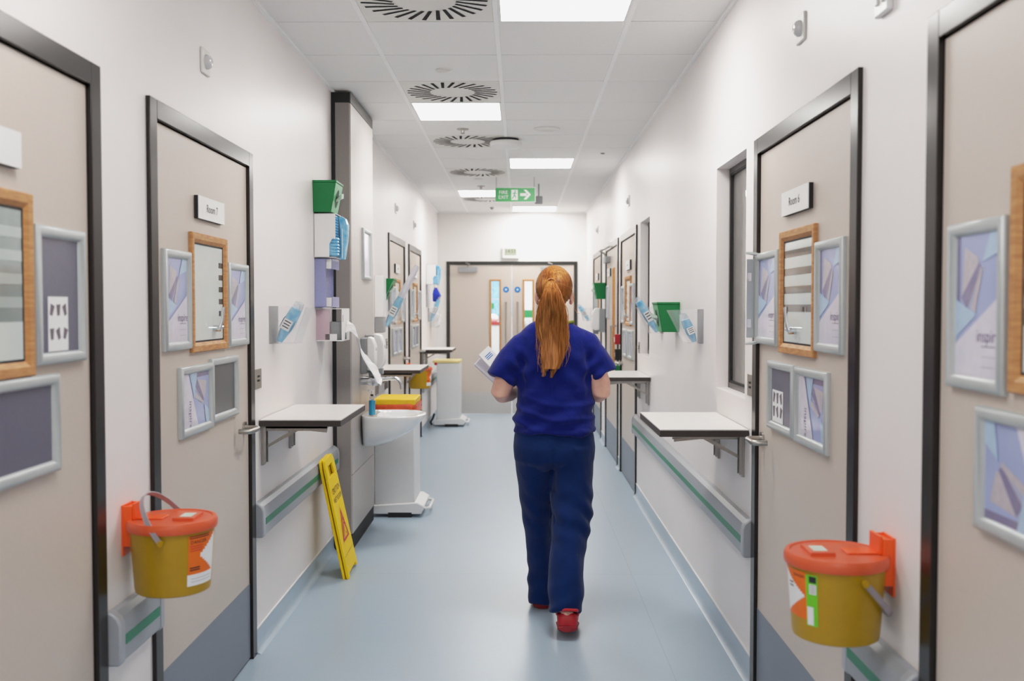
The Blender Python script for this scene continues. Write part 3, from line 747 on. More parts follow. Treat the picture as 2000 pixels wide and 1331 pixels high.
# ------------------------------------------------------------------ sharps bins
def sharps_bin(side, u, label, az, style, strap):
    X0 = 0.132; r = 0.125
    t = wall('sharps_bin', label, 'sharps bin', side, u, 0.668, 'round yellow sharps bins with orange lids')
    c = (0, -X0, 0); t.scale = (1, 1, 1.09)
    prof = [(0.098, 0.0), (0.103, 0.003), (0.105, 0.012), (0.1175, 0.172)]
    MB('yellow').lathe(prof, c, 56).build('tub', t)
    mb = MB('orange')
    mb.lathe([(0.1165, 0.165), (0.1235, 0.165), (0.1255, 0.170), (0.1255, 0.184), (0.121, 0.191), (0.112, 0.192), (0.109, 0.189), (0.060, 0.189), (0.012, 0.1895)], c, 56)
    mb.build('lid', t)
    # raised hatch on the lid
    fl = MB('orange'); y0 = -X0
    fl.box(-0.045, 0.045, y0 - 0.075, y0 - 0.015, 0.189, 0.197); fl.m('wipe'); fl.box(-0.026, 0.026, y0 - 0.062, y0 - 0.028, 0.197, 0.1975)
    fl.build('hatch', t, bevel=0.002)
    MB('brightorange').box(-0.028, 0.028, y0 + 0.02, y0 + 0.112, 0.1895, 0.193).build('lid_tab', t, bevel=0.002)
    # wall bracket
    mb = MB('brightorange')
    mb.box(-0.04, 0.04, -0.005, 0, 0.095, 0.228); mb.box(-0.04, -0.032, -0.030, -0.005, 0.12, 0.226); mb.box(0.032, 0.04, -0.030, -0.005, 0.12, 0.226)
    mb.box(-0.034, 0.034, -0.034, -0.004, 0.200, 0.222); mb.box(-0.036, 0.036, -0.038, -0.030, 0.190, 0.232)
    mb.build('bracket', t, bevel=0.0015)
    # wrap-round label, ang measured from local -y (straight out of wall), positive to the right
    def wrap(x, y, z):
        rr = 0.105 + (0.1175 - 0.105) * (z - 0.012) / 0.16 + 0.0006 + y
        a = -math.pi / 2 + x / 0.112
        return (rr * math.cos(a), -X0 + rr * math.sin(a), z)
    mb = MB()
    def patch(m, x0, x1, z0, z1, y=0.0):
        mb.m(m); n = max(2, int(abs(x1 - x0) / 0.006))
        for k in range(n):
            a, b = x0 + (x1 - x0) * k / n, x0 + (x1 - x0) * (k + 1) / n
            mb.poly([wrap(a, y, z0), wrap(b, y, z0), wrap(b, y, z1), wrap(a, y, z1)])
    A = az
    def tri(m, p, y):
        mb.m(m); mb.poly([wrap(a, y, b) for a, b in p])
    if style == 'left':
        patch('labelorange', A - 0.05, A + 0.05, 0.048, 0.158); patch('paper', A - 0.052, A + 0.052, 0.026, 0.056, 0.0004)
        for k in range(8):            # white warning diamond pointing left
            q = 0.030 + 0.02 * k / 7.0
            a0 = A - 0.012 + k * 0.008; hh = 0.006 + k * 0.0063
            patch('paper', a0, a0 + 0.008, 0.104 - hh, 0.104 + hh, 0.0005)
        mb.m('dark'); mb.text('DANGER', A - 0.018, 0.140, 0.013, 0.0008, wrap)
        for k in range(3): patch('redink', A - 0.045, A - 0.004, 0.129 - 0.006 * k, 0.131 - 0.006 * k, 0.0008)
        for k in range(2): patch('dark', A - 0.047, A + 0.02, 0.150 + 0.005 * k, 0.152 + 0.005 * k, 0.0008); patch('dark', A - 0.045, A - 0.012, 0.066 + 0.006 * k, 0.069 + 0.006 * k, 0.0008)
        patch('greyplastic', A - 0.04, A + 0.04, 0.036, 0.037, 0.0008); patch('greyplastic', A - 0.04, A + 0.04, 0.044, 0.045, 0.0008)
    else:
        patch('labelorange', A - 0.075, A + 0.028, 0.052, 0.158)
        for k in range(12):
            a0 = A + 0.022 - (k + 1) * 0.0065; hh = 0.004 + k * 0.0042
            patch('paper', a0, a0 + 0.0065, 0.104 - hh, 0.104 + hh, 0.0005)
        patch('lime', A + 0.028, A + 0.058, 0.040, 0.155, 0.0002)
        patch('paper', A + 0.037, A + 0.055, 0.112, 0.134, 0.0006)
        patch('dark', A + 0.037, A + 0.055, 0.138, 0.152, 0.0006); patch('paper', A + 0.030, A + 0.047, 0.042, 0.083, 0.0006)
        for k in range(4): patch('greyplastic', A + 0.039, A + 0.053, 0.115 + 0.005 * k, 0.117 + 0.005 * k, 0.0009)
        mb.m('dark'); mb.text('DANGER', A + 0.006, 0.147, 0.009, 0.0008, wrap)
        for k in range(2): patch('dark', A - 0.035, A - 0.015, 0.125 - 0.008 * k, 0.128 - 0.008 * k, 0.0009)
    mb.build('label', t, smooth=False)
    # carrying strap
    if strap == 'up':
        pts = []
        for k in range(21):
            a = math.pi * k / 20
            pts.append((-0.128 * math.cos(a) * 1.0, -X0 - 0.01 + 0.085 * math.sin(a), 0.147 + 0.105 * math.sin(a)))
        axis = 0
    else:
        pts = []
        for k in range(21):
            a = math.pi * k / 20
            pts.append((0.128 * math.cos(a), -X0 + 0.03 + 0.095 * math.sin(a), 0.147 - 0.095 * math.sin(a)))
    # flat strap
    rings = []
    cz = Vector((0, -X0, 0.15))
    for i, p in enumerate(pts):
        p = Vector(p); tt = (Vector(pts[min(i + 1, 20)]) - Vector(pts[max(i - 1, 0)])).normalized()
        out = (p - cz); out = (out - tt * out.dot(tt)).normalized(); sd = tt.cross(out)
        rings.append([tuple(p + out * a + sd * b) for a, b in ((0.0015, 0.007), (0.0015, -0.007), (-0.0015, -0.007), (-0.0015, 0.007))])
    st = MB('strap').loft(rings).build('strap', t)
    for s in (0, -1):
        p = Vector(pts[s]); d = Vector((math.copysign(1, p.x), 0, 0))
        MB('yellow').cyl(tuple(p - d * 0.006), tuple(p + d * 0.004), 0.008, 14).build('pivot', t)
    return t
sharps_bin('L', 2.835, 'yellow sharps bin with orange lid and raised grey strap on the left wall', -0.047, 'left', 'up')
sharps_bin('R', 2.45, 'yellow sharps bin with orange lid and hanging grey strap on right wall', 0.042, 'right', 'down')
sharps_bin('L', 9.93, 'small distant yellow sharps bin behind the second left folding shelf', -0.040, 'left', 'down')

# ------------------------------------------------------------------ cabinet with washbasin
CD = 0.118
cab = wall('service_cabinet', 'tall shallow grey wall cabinet carrying the washbasin', 'cabinet', 'L', 6.435, 0)
w = 0.445
MB('black').box(-w, w, -0.025, -0.001, 0.0, ZC - 0.014).build('back_strip', cab)
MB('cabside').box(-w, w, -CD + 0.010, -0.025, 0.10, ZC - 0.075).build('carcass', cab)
MB('rubber').box(-w + 0.004, w - 0.004, -CD + 0.004, -0.025, 0.0, 0.10).build('plinth', cab)
MB('black').box(-w, w, -CD + 0.006, -0.025, ZC - 0.075, ZC - 0.014).build('head_gap', cab)
MB('cabtrim').box(-w, w, -CD, -CD + 0.006, ZC - 0.075, ZC - 0.014).build('head_trim', cab)
MB('cabfront').box(-w, w, -CD, -CD + 0.010, 0.464, ZC - 0.079).build('upper_panel', cab, bevel=0.001)
MB('cabfront').box(-w, w, -CD, -CD + 0.010, 0.103, 0.460).build('lower_panel', cab, bevel=0.001)

sx = XL + CD
bas = thing('washbasin', 'white ceramic washbasin fixed to the grey cabinet', 'basin', (sx, 6.44, 0.79), R(90))
def dshape(a, d, z, c=None, n=48, back=0.0):
    pts = []
    for k in range(n):
        t = 2 * math.pi * k / n; cs, sn = math.cos(t), math.sin(t)
        x = a * math.copysign(abs(cs) ** 0.75, cs)
        y = (-back - d * 0.45 + (d * 0.45) * abs(sn) ** 0.35) if sn > 0 else (-back - d * 0.45 - d * 0.55 * abs(sn) ** 0.95)
        pts.append((x, y, z))
    return pts
rings = [dshape(0.055, 0.075, -0.205), dshape(0.10, 0.13, -0.20), dshape(0.155, 0.215, -0.165), dshape(0.195, 0.30, -0.12), dshape(0.222, 0.36, -0.07), dshape(0.236, 0.395, -0.025), dshape(0.240, 0.405, -0.006), dshape(0.236, 0.400, 0.0),
         dshape(0.215, 0.375, 0.001, back=0.006), dshape(0.205, 0.275, -0.002, back=0.095), dshape(0.195, 0.262, -0.02, back=0.10), dshape(0.16, 0.21, -0.085, back=0.125), dshape(0.08, 0.11, -0.125, back=0.17), dshape(0.02, 0.03, -0.13, back=0.21)]
mb = MB('whitegloss').loft(rings); mb.build('bowl', bas, angle=70)
MB('chrome').lathe([(0.022, -0.1285), (0.022, -0.125), (0.008, -0.124)], (0, -0.225, 0), 20).build('waste', bas)

tp = thing('mixer_tap', 'chrome wall-mounted mixer tap above the washbasin', 'tap', (sx, 6.40, 1.005), R(90))
MB('chrome').cyl((-0.075, 0, 0), (-0.075, -0.05, 0), 0.022, 20).cyl((0.075, 0, 0), (0.075, -0.05, 0), 0.022, 20).build('wall_flange', tp)
MB('chrome').cyl((-0.10, -0.07, 0), (0.10, -0.07, 0), 0.024, 20).lathe([(0.03, -0.03), (0.034, -0.02), (0.034, 0.02), (0.028, 0.034)], (0, -0.07, 0), 24).build('body', tp)
mb = MB('chrome'); pts = [(0, -0.08, 0.005), (0, -0.15, 0.012), (0, -0.20, 0.015)]
for k in range(1, 8):
    a = R(90 - k * 12.5); pts.append((0, -0.20 - 0.05 * math.cos(a), -0.035 + 0.05 * math.sin(a)))
pts.append((0, -0.252, -0.055)); mb.tube(pts, 0.0125, 14); mb.build('spout', tp)
mb = MB('chrome'); mb.tube([(-0.105, -0.07, 0), (-0.125, -0.07, 0)], 0.02, 16); mb.tube([(-0.118, -0.07, 0), (-0.120, -0.02, 0.002), (-0.120, 0.0, 0.002)], 0.008, 10); mb.build('lever', tp)

bt = thing('soap_bottle', 'small blue gel pump bottle standing on the washbasin edge', 'bottle', (sx + 0.075, 6.292, 0.7925), R(60))
MB('soapblue').box(-0.020, 0.020, -0.014, 0.014, 0, 0.098).build('bottle_body', bt, bevel=0.007, seg=3)
MB('film').box(-0.016, 0.016, -0.011, 0.011, 0.098, 0.122).build('shoulder', bt, bevel=0.005)
mb = MB('dark').lathe([(0.010, 0.122), (0.010, 0.134)], n=16); mb.m('white'); mb.cyl((0, 0, 0.134), (0, 0, 0.156), 0.004, 10); mb.box(-0.034, 0.012, -0.007, 0.007, 0.154, 0.163)
mb.build('pump', bt, bevel=0.001)

def soap_dispenser(u, label, o, h, w, side='L', base=CD, z=1.055):
    t = wall('soap_dispenser', label, 'dispenser', side, u, z, 'white soap dispensers')
    t.location.x += base if side == 'L' else -base
    MB('greyplastic').box(-w, w, -o * 0.45, 0, 0, h * 0.97).build('back_half', t, bevel=0.006)
    prof = [(-o * 0.45, 0.02), (-o * 0.8, 0.02), (-o * 1.0, 0.06), (-o * 0.98, h * 0.75), (-o * 0.80, h * 0.96), (-o * 0.6, h), (-o * 0.45, h)]
    MB('white').prismx(prof, -w, w).build('cover', t, bevel=0.008, seg=3)
    MB('greyplastic').box(-w * 0.5, w * 0.5, -o * 0.9, -o * 0.5, -0.02, 0.02).build('push_bar', t, bevel=0.004)
    MB('dark').box(-0.006, 0.006, -o * 0.995, -o * 0.985, h * 0.62, h * 0.70).build('window', t)
    return t
soap_dispenser(6.36, 'white soap dispenser nearer the viewer above the washbasin', 0.095, 0.235, 0.055)
soap_dispenser(6.55, 'white soap dispenser behind its twin above the washbasin', 0.125, 0.25, 0.055)
soap_dispenser(10.72, 'white paper dispenser on the right wall under the far green box', 0.14, 0.26, 0.085, 'R', 0.0, 1.21)

# ------------------------------------------------------------------ dispensers on the wall
def wipe_box(side, u, z, label, h=0.172, dt=0.128, db=0.098, w=0.105, lip=1):
    t = wall('wipe_dispenser', label, 'dispenser', side, u, z, 'green wipe dispensers')
    mb = MB('green')
    q = [(-w * 0.9, 0), (w * 0.9, 0), (w * 0.9, -db), (-w * 0.9, -db)]; p = [(-w, 0), (w, 0), (w, -dt), (-w, -dt)]
    mb.loft([[(x, y, 0) for x, y in q], [(x, y, h - 0.012) for x, y in p]])
    mb.box(-w - 0.004, w + 0.004, -dt - 0.004, 0, h - 0.012, h)
    mb.build('body', t, bevel=0.002)
    def fy(zz): return -(db + (dt - db) * zz / (h - 0.012)) - 0.0012
    mb = MB('greenlite'); mb.poly([(-w * 0.9, fy(0.002), 0.002), (w * 0.9, fy(0.002), 0.002), (w * 0.99, fy(h - 0.016), h - 0.016), (-w * 0.99, fy(h - 0.016), h - 0.016)])
    mb.m('greendark'); cz = h * 0.46
    mb.poly([(0.042 * math.cos(k * math.pi / 12), fy(cz + 0.05 * math.sin(k * math.pi / 12)) - 0.0008, cz + 0.05 * math.sin(k * math.pi / 12)) for k in range(24)])
    mb.m('white'); mb.text('*', 0.0, h * 0.80, 0.05, fy(h * .8) - 0.001)
    mb.build('front', t, smooth=False)
    mb = MB('wipe'); y = fy(cz)
    mb.loft([[(-0.02, y + 0.005, cz - 0.02), (0.02, y + 0.005, cz + 0.0), (0.022, y + 0.004, cz + 0.01), (-0.02, y + 0.004, cz - 0.008)],
             [(-0.03, y - 0.030, cz + 0.0), (0.015, y - 0.035, cz + 0.005), (0.015, y - 0.036, cz + 0.03), (-0.03, y - 0.032, cz + 0.026)]])
    mb.build('wipe_sheet', t)
    return t
wipe_box('L', 5.548, 2.000, 'green wipe box on top of the dispenser stack beside the cabinet')
wipe_box('R', 5.80, 1.336, 'green wipe box on the right wall between two clear pockets')
wipe_box('R', 10.66, 1.565, 'small distant green wipe box on the right wall near the double doors')
wipe_box('L', 8.02, 1.535, 'green wipe box just beyond the tall cabinet on the left wall', dt=0.125, db=0.045)

def apron_dispenser(label):
    t = wall('apron_dispenser', label, 'dispenser', 'L', 5.56, 1.752, 'white apron dispensers')
    mb = MB('white'); d = 0.118; w = 0.092; h = 0.243
    mb.prismx([(0, 0), (-0.085, 0), (-0.085, 0.075), (-0.10, 0.10), (-d, 0.10), (-d, h), (0, h)], -w, -w + 0.004)
    mb.prismx([(0, 0), (-d - 0.02, 0), (-d - 0.02, 0.15), (-d, 0.155), (-d, h), (0, h)], w - 0.004, w)
    mb.box(-w, w, -d, 0, h - 0.004, h); mb.box(-w, w, -d, 0, 0, 0.004); mb.box(-w, w, -0.004, 0, 0, h)
    mb.box(0.012, w, -d - 0.02, -d - 0.016, 0.0, 0.165)
    mb.build('housing', t, bevel=0.001)
    mb = MB('aqua')
    mb.box(-w + 0.006, w - 0.006, -d + 0.002, -0.01, 0.01, h - 0.012)
    for k in range(6): mb.ball((-w + 0.03 + 0.004 * (k % 2), -0.108, 0.016 + 0.017 * k), (0.036, 0.03, 0.012), 16, 8)
    mb.m('aquadeep')
    for k in range(9): mb.box(-0.07, 0.0, -d - 0.001, -d + 0.004, 0.10 + k * 0.015, 0.106 + k * 0.015)
    mb.build('folded_aprons', t)
    mb = MB('film'); ring = []
    for z, y0, y1, x0, x1 in ((0.235, -d, -d - 0.012, 0.03, 0.05), (0.22, -d, -d - 0.035, 0.02, 0.085), (0.19, -d - 0.004, -d - 0.045, 0.02, 0.10), (0.10, -d - 0.005, -d - 0.040, 0.025, 0.10), (0.02, -d - 0.003, -d - 0.03, 0.025, 0.09), (-0.005, -d, -d - 0.026, 0.02, 0.085)):
        ring.append([(x0, y0, z), (x1, y0, z), (x1, y1, z), ((x0 + x1) / 2, y1 - 0.006, z), (x0, y1, z)])
    mb.m('aqua'); mb.loft(ring); mb.build('hanging_apron', t, angle=20)
    return t
ap = apron_dispenser('white apron dispenser stuffed with blue plastic beside the cabinet')

def glove_holder(label):
    t = wall('glove_holder', label, 'holder', 'L', 5.595, 1.478, 'lavender glove holders')
    w, h, d = 0.115, 0.27, 0.062
    mb = MB('acryliclav'); mb.box(-w, w, -0.004, 0, 0, h); mb.box(-w, -w + 0.004, -d, -0.004, 0, h); mb.box(-w, w, -d, -0.004, 0, 0.004); mb.box(-w, w, -d, -0.004, h - 0.004, h)
    mb.box(w - 0.004, w, -d, -0.004, 0, h)
    for z in (0.0, h - 0.058): mb.box(-w + 0.02, w, -d - 0.032, -d - 0.028, z, z + 0.058)
    mb.build('back_tray', t)
    for z in (0.004, h - 0.056): MB('white').box(-0.10, -0.02, -d - 0.028, -d, z, z + 0.05).build('clip', t, bevel=0.001)
    return t
gh = glove_holder('lavender glove holder with two white clips under the apron dispenser')

t = wall('paper_dispenser', 'white and pink dispenser with white paper hanging out, beside the cabinet', 'dispenser', 'L', 5.635, 1.296)
w, h, d = 0.118, 0.172, 0.145
mb = MB('acrylicpink'); mb.box(-w, w, -0.004, 0, 0, h); mb.box(-w, -w + 0.004, -0.075, -0.004, 0, h); mb.build('tray', t)
mb = MB('white'); mb.box(-w, w, -d, -0.002, -0.006, 0.0); mb.box(-w, -w + 0.004, -0.115, -0.05, 0.0, 0.034); mb.box(-w, w, -d, -0.004, h, h + 0.004)
mb.prism([(-w, 0), (-0.028, 0), (-0.012, 0.05), (0.0, 0.11), (0.012, 0.05), (0.028, 0), (w, 0), (w, h), (-w, h)], -d, -d + 0.004)
mb.build('front_cover', t, bevel=0.0008)
MB('greyplastic').box(-w + 0.02, w - 0.02, -d + 0.008, -0.05, 0.004, 0.10).build('inner_box', t)
MB('dark').box(-0.098, -0.088, -d - 0.0006, -d, 0.10, 0.14).build('print', t)
mb = MB('paper'); rr = random.Random(3); rings = []
P0 = [(-0.01, -d + 0.015, 0.055), (0.0, -d - 0.022, 0.075), (0.035, -d - 0.052, 0.040), (0.14, -d - 0.055, -0.05), (0.30, -d - 0.070, -0.14), (0.46, -d - 0.085, -0.20), (0.58, -d - 0.090, -0.238), (0.70, -d - 0.10, -0.262)]
WD = [0.030, 0.042, 0.056, 0.052, 0.060, 0.092, 0.100, 0.040]
def cat(P, n):
    out = []
    for i in range(len(P) - 1):
        p0, p1, p2, p3 = (Vector(P[max(i - 1, 0)]), Vector(P[i]), Vector(P[i + 1]), Vector(P[min(i + 2, len(P) - 1)]))
        for k in range(n):
            s = k / n
            out.append(0.5 * ((2 * p1) + (p2 - p0) * s + (2 * p0 - 5 * p1 + 4 * p2 - p3) * s * s + (3 * p1 - p0 - 3 * p2 + p3) * s ** 3))
    out.append(Vector(P[-1])); return out
cp = cat(P0, 6)
for i, p in enumerate(cp):
    f_ = i / 6.0; k = min(int(f_), len(WD) - 2); wd = WD[k] + (WD[k + 1] - WD[k]) * (f_ - k)
    row = []
    for j in range(15):
        a = (j / 14.0 - 0.5) * 2
        fold = 0.008 * math.sin(a * 7 + i * 0.55) * (0.4 + 0.6 * abs(a)) + 0.004 * math.sin(a * 15 + i * 0.9)
        row.append((p.x - a * wd * 0.42 - fold * 0.4, p.y - a * wd * 0.30 - fold * 0.4, p.z - a * wd * 0.72 + fold * 0.5))
    rings.append(row)
mb.loft(rings, cap=False, closed=False); o = mb.build('paper_sheet', t, angle=70, recalc=False)
sm = o.modifiers.new('thick', 'SOLIDIFY'); sm.thickness = 0.0015

# a second, distant stack of the same holders near the far end of the left wall
for src, lab, du in ((ap, 'small distant white apron dispenser near the double doors', 6.55), (gh, 'small distant glove holder under the far apron dispenser', 6.50)):
    c = copy_tree(src); c.location.y += du; c['label'] = lab
    if src is gh:
        for ch in list(c.children):
            if ch.name.startswith('back_tray'):
                ch.data = ch.data.copy(); ch.data.materials[0] = M['acrylic']
mb = MB('royal'); mb.loft([[(-0.02, -0.06, 0), (0.02, -0.06, 0), (0.02, -0.10, 0), (-0.02, -0.10, 0)], [(-0.05, -0.05, -0.08), (0.05, -0.05, -0.08), (0.07, -0.15, -0.10), (-0.06, -0.14, -0.09)], [(-0.03, -0.05, -0.17), (0.04, -0.05, -0.16), (0.05, -0.11, -0.15), (-0.02, -0.10, -0.18)]])
o = mb.build('glove_bunch', angle=20); put(o, 'L', 12.40, 1.72); tag(o, 'bright blue plastic bunch hanging on the far left wall', 'glove')
soap = wall('towel_dispenser', 'large white towel dispenser just beyond the tall cabinet', 'dispenser', 'L', 7.80, 1.30)
MB('white').box(-0.07, 0.07, -0.075, 0, 0.10, 0.425).build('cover', soap, bevel=0.006)
MB('greyplastic').box(-0.066, 0.066, -0.070, 0, -0.02, 0.10).build('lower_tray', soap, bevel=0.006)
t = wall('towel_dispenser', 'white boxy dispenser low among the far left wall holders', 'dispenser', 'L', 12.66, 1.22)
MB('white').prismx([(0, 0), (-0.08, 0), (-0.12, 0.03), (-0.12, 0.15), (-0.07, 0.2), (0, 0.2)], -0.12, 0.12).build('cover', t, bevel=0.01)
MB('greyplastic').box(-0.05, 0.05, -0.122, -0.118, 0.05, 0.06).build('slot', t)

def pocket(side, u, z, label, dt, db, h=0.172, w=0.075, packet='apron', lean=1.0):
    t = wall('leaflet_pocket', label, 'wall pocket', side, u, z, 'clear acrylic wall pockets')
    mb = MB('acrylic'); th = 0.003
    mb.box(-w, w, -th, 0, 0, h)
    mb.loft([[(-w, -db, 0), (w, -db, 0), (w, -db + th, 0), (-w, -db + th, 0)], [(-w, -dt, h * 0.97), (w, -dt, h * 0.97), (w, -dt + th, h * 0.97), (-w, -dt + th, h * 0.97)]])
    for s in (-1, 1): mb.prismx([(0, 0), (-db, 0), (-dt, h * 0.97), (0, h)], *sorted((s * w, s * (w - th))))
    mb.box(-w, w, -db, 0, 0, th)
    mb.build('pocket_shell', t, smooth=False)
    if packet:
        s = -1 if side == 'L' else 1
        pk = thing('apron_packet', label.replace('clear acrylic pocket', 'packet of folded blue plastic in the pocket') if False else None, None)
    return t
def packet(side, u, z, dt, db, label, length=0.175, tail=0.0, m='aqua', wdt=0.040, thk=0.010):
    """folded blue plastic pack leaning inside a pocket, foot at the wall, head tipped outwards"""
    t = wall('apron_packet', label, 'packet', side, u, z, 'blue plastic packets in the wall pockets')
    f0 = Vector((0, -0.030, 0.006)); f1 = f0 + Vector((0, -(dt * 0.48), length * 0.88))
    d = (f1 - f0).normalized(); n = Vector((0, d.z, -d.y))
    mb = MB(m); rings = []
    for k in range(9):
        s = k / 8; p = f0 + (f1 - f0) * s; ww = wdt * (0.75 + 0.35 * s) ; tt = thk * (0.8 + 0.9 * math.sin(s * 2.4))
        rings.append([tuple(p + Vector((ww * math.cos(a), 0, 0)) + n * tt * math.sin(a)) for a in [2 * math.pi * j / 16 for j in range(16)]])
    mb.loft(rings); mb.build('pack', t)
    if label:
        mb = MB('white'); p = f0 + (f1 - f0) * 0.5; pts = []
        q0, q1 = f0 + (f1 - f0) * 0.36, f0 + (f1 - f0) * 0.66
        for s in (-1, 1): mb.poly([tuple(q + Vector((x, 0, 0)) + n * s * thk * 1.75) for q, x in ((q0, -wdt * .5), (q0, wdt * .5), (q1, wdt * .5), (q1, -wdt * .5))])
        s = -1
        side_x = -wdt * 1.02 if side == 'L' else wdt * 1.02
        mb.poly([tuple(q + Vector((side_x, 0, 0)) + n * a) for q, a in ((q0, -thk * 1.3), (q0, thk * 1.3), (q1, thk * 1.3), (q1, -thk * 1.3))])
        mb.m('dark')
        for j in range(3):
            qa, qb = q0 + (q1 - q0) * (0.22 + 0.26 * j), q0 + (q1 - q0) * (0.32 + 0.26 * j)
            mb.poly([tuple(q + Vector((side_x * 1.01, 0, 0)) + n * a) for q, a in ((qa, -thk * 0.9), (qa, thk * 0.9), (qb, thk * 0.9), (qb, -thk * 0.9))])
        mb.build('printed_band', t, smooth=False)
    mb = MB('film'); p = f1; rings = []
    for k in range(6):
        s = k / 5; q = f1 + d * (s * (0.03 + tail)); ww = wdt * (1.1 + 0.35 * s) if not tail else wdt * (1.0 - 0.35 * s)
        rings.append([tuple(q + Vector((ww * math.cos(a) , 0, 0)) + n * (thk * (1.6 - 0.6 * s)) * math.sin(a)) for a in [2 * math.pi * j / 12 for j in range(12)]])
    mb.m('film' if not tail else 'paperlav'); mb.loft(rings, cap=False); mb.build('film_end', t)
    return t
def pocket_only(*a, **k): return pocket(*a, packet=None, **k)
pocket_only('L', 4.56, 1.313, 'clear acrylic pocket with a blue pack above the nearest left shelf', 0.170, 0.112, w=0.085)
packet('L', 4.545, 1.318, 0.170, 0.112, 'blue plastic apron pack with white band in the nearest left pocket', 0.168, wdt=0.035, thk=0.017)
pocket_only('L', 8.20, 1.312, 'clear acrylic pocket beyond the tall cabinet, a long pale strip poking out', 0.19, 0.12, h=0.30)
packet('L', 8.19, 1.318, 0.26, 0.12, 'blue plastic pack with long pale tail in the pocket beyond the cabinet', 0.27, tail=0.26, wdt=0.05, thk=0.02)
pocket_only('L', 12.35, 1.30, 'clear acrylic pocket on the far left wall', 0.16, 0.11, h=0.17)
packet('L', 12.33, 1.30, 0.2, 0.11, 'pale blue pack in the far left wall pocket', 0.30, wdt=0.045, thk=0.016)
pocket_only('R', 5.045, 1.297, 'clear acrylic pocket on the right wall nearest the window', 0.160, 0.075, w=0.085)
packet('R', 5.05, 1.300, 0.10, 0.075, 'blue plastic pack lying low in the right pocket nearest the window', 0.125, wdt=0.05, thk=0.014)
pocket_only('R', 6.42, 1.312, 'clear acrylic pocket just beyond the near green wipe box on right', 0.160, 0.08, w=0.08)
packet('R', 6.42, 1.316, 0.25, 0.08, 'pale blue pack poking from the pocket beyond the green wipe box', 0.22, wdt=0.05, thk=0.016)
pocket_only('R', 12.75, 1.30, 'clear acrylic pocket on the far right wall beside the double doors', 0.14, 0.10)
packet('R', 12.75, 1.303, 0.24, 0.10, 'pale blue pack in the far right wall pocket', 0.20, wdt=0.05, thk=0.018)

# ------------------------------------------------------------------ pedal bins
def pedal_bin(u, label, bag):
    t = wall('pedal_bin', label, 'bin', 'L', u, 0, 'tall white pedal bins')
    W, D, o0 = 0.20, 0.285, 0.105           # half width along the wall, depth, gap to the wall
    mb = MB('binwhite'); mb.box(-W, W, -o0 - D, -o0, 0.085, 0.788); mb.build('body', t, bevel=0.008)
    mb = MB('binwhite')
    pr = [(-o0 + 0.03, 0.022), (-o0 + 0.05, 0.05), (-o0 + 0.02, 0.085), (-o0 - D - 0.02, 0.105), (-o0 - D - 0.07, 0.075), (-o0 - D - 0.05, 0.022)]
    mb.prismx(pr, -W - 0.02, W + 0.02); mb.build('base', t, bevel=0.008)
    MB('rubber').box(-W - 0.022, W + 0.022, -o0 - D + 0.02, -o0 - 0.10, 0.0, 0.035).build('foot', t)
    mb = MB('white'); y = -o0 - D
    mb.tube([(-W + 0.03, y - 0.02, 0.075), (-W + 0.03, y - 0.075, 0.055), (-W + 0.06, y - 0.10, 0.055), (W - 0.06, y - 0.10, 0.055), (W - 0.03, y - 0.075, 0.055), (W - 0.03, y - 0.02, 0.075)], 0.011, 10)
    mb.build('pedal', t)
    MB('rubber').tube([(-W + 0.02, -o0 + 0.03, 0.16), (-W + 0.02, -o0 + 0.05, 0.10), (-W, -o0 + 0.075, 0.06), (-W, -o0 + 0.06, 0.022)], 0.012, 8).build('wheel_arm', t)
    if bag:
        rings = []
        for z, g in ((0.722, 0.012), (0.742, 0.016), (0.760, 0.010), (0.776, 0.016), (0.796, 0.010)):
            ring = []
            N = 48
            for k in range(N):
                a = 2 * math.pi * k / N; c, s = math.cos(a), math.sin(a)
                x = (W + g) * math.copysign(min(1, abs(c) ** 0.18), c); y = -o0 - D / 2 + (D / 2 + g) * math.copysign(min(1, abs(s) ** 0.18), s)
                ring.append((x + 0.004 * math.sin(k * 2.3 + z * 60), y + 0.004 * math.sin(k * 1.7 + z * 80), z + 0.004 * math.sin(k * 1.3)))
            rings.append(ring)
        MB('bagorange').loft(rings, cap=False).build('bag_skirt', t, angle=80)
        MB('binyellow').box(-W - 0.006, W + 0.006, -o0 - D - 0.006, -o0 + 0.006, 0.790, 0.832).build('lid', t, bevel=0.006)
    else:
        MB('lidcream').box(-W - 0.006, W + 0.006, -o0 - D - 0.004, -o0 + 0.05, 0.789, 0.822).build('lid', t, bevel=0.006)
        MB('red').ball((-W, -o0 + 0.01, 0.78), (0.012, 0.02, 0.02)).build('hinge_knob', t)
    return t
pedal_bin(7.165, 'tall white pedal bin with yellow lid and orange bag behind the washbasin', True)
pedal_bin(12.45, 'tall white pedal bin with cream lid far down the left wall', False)

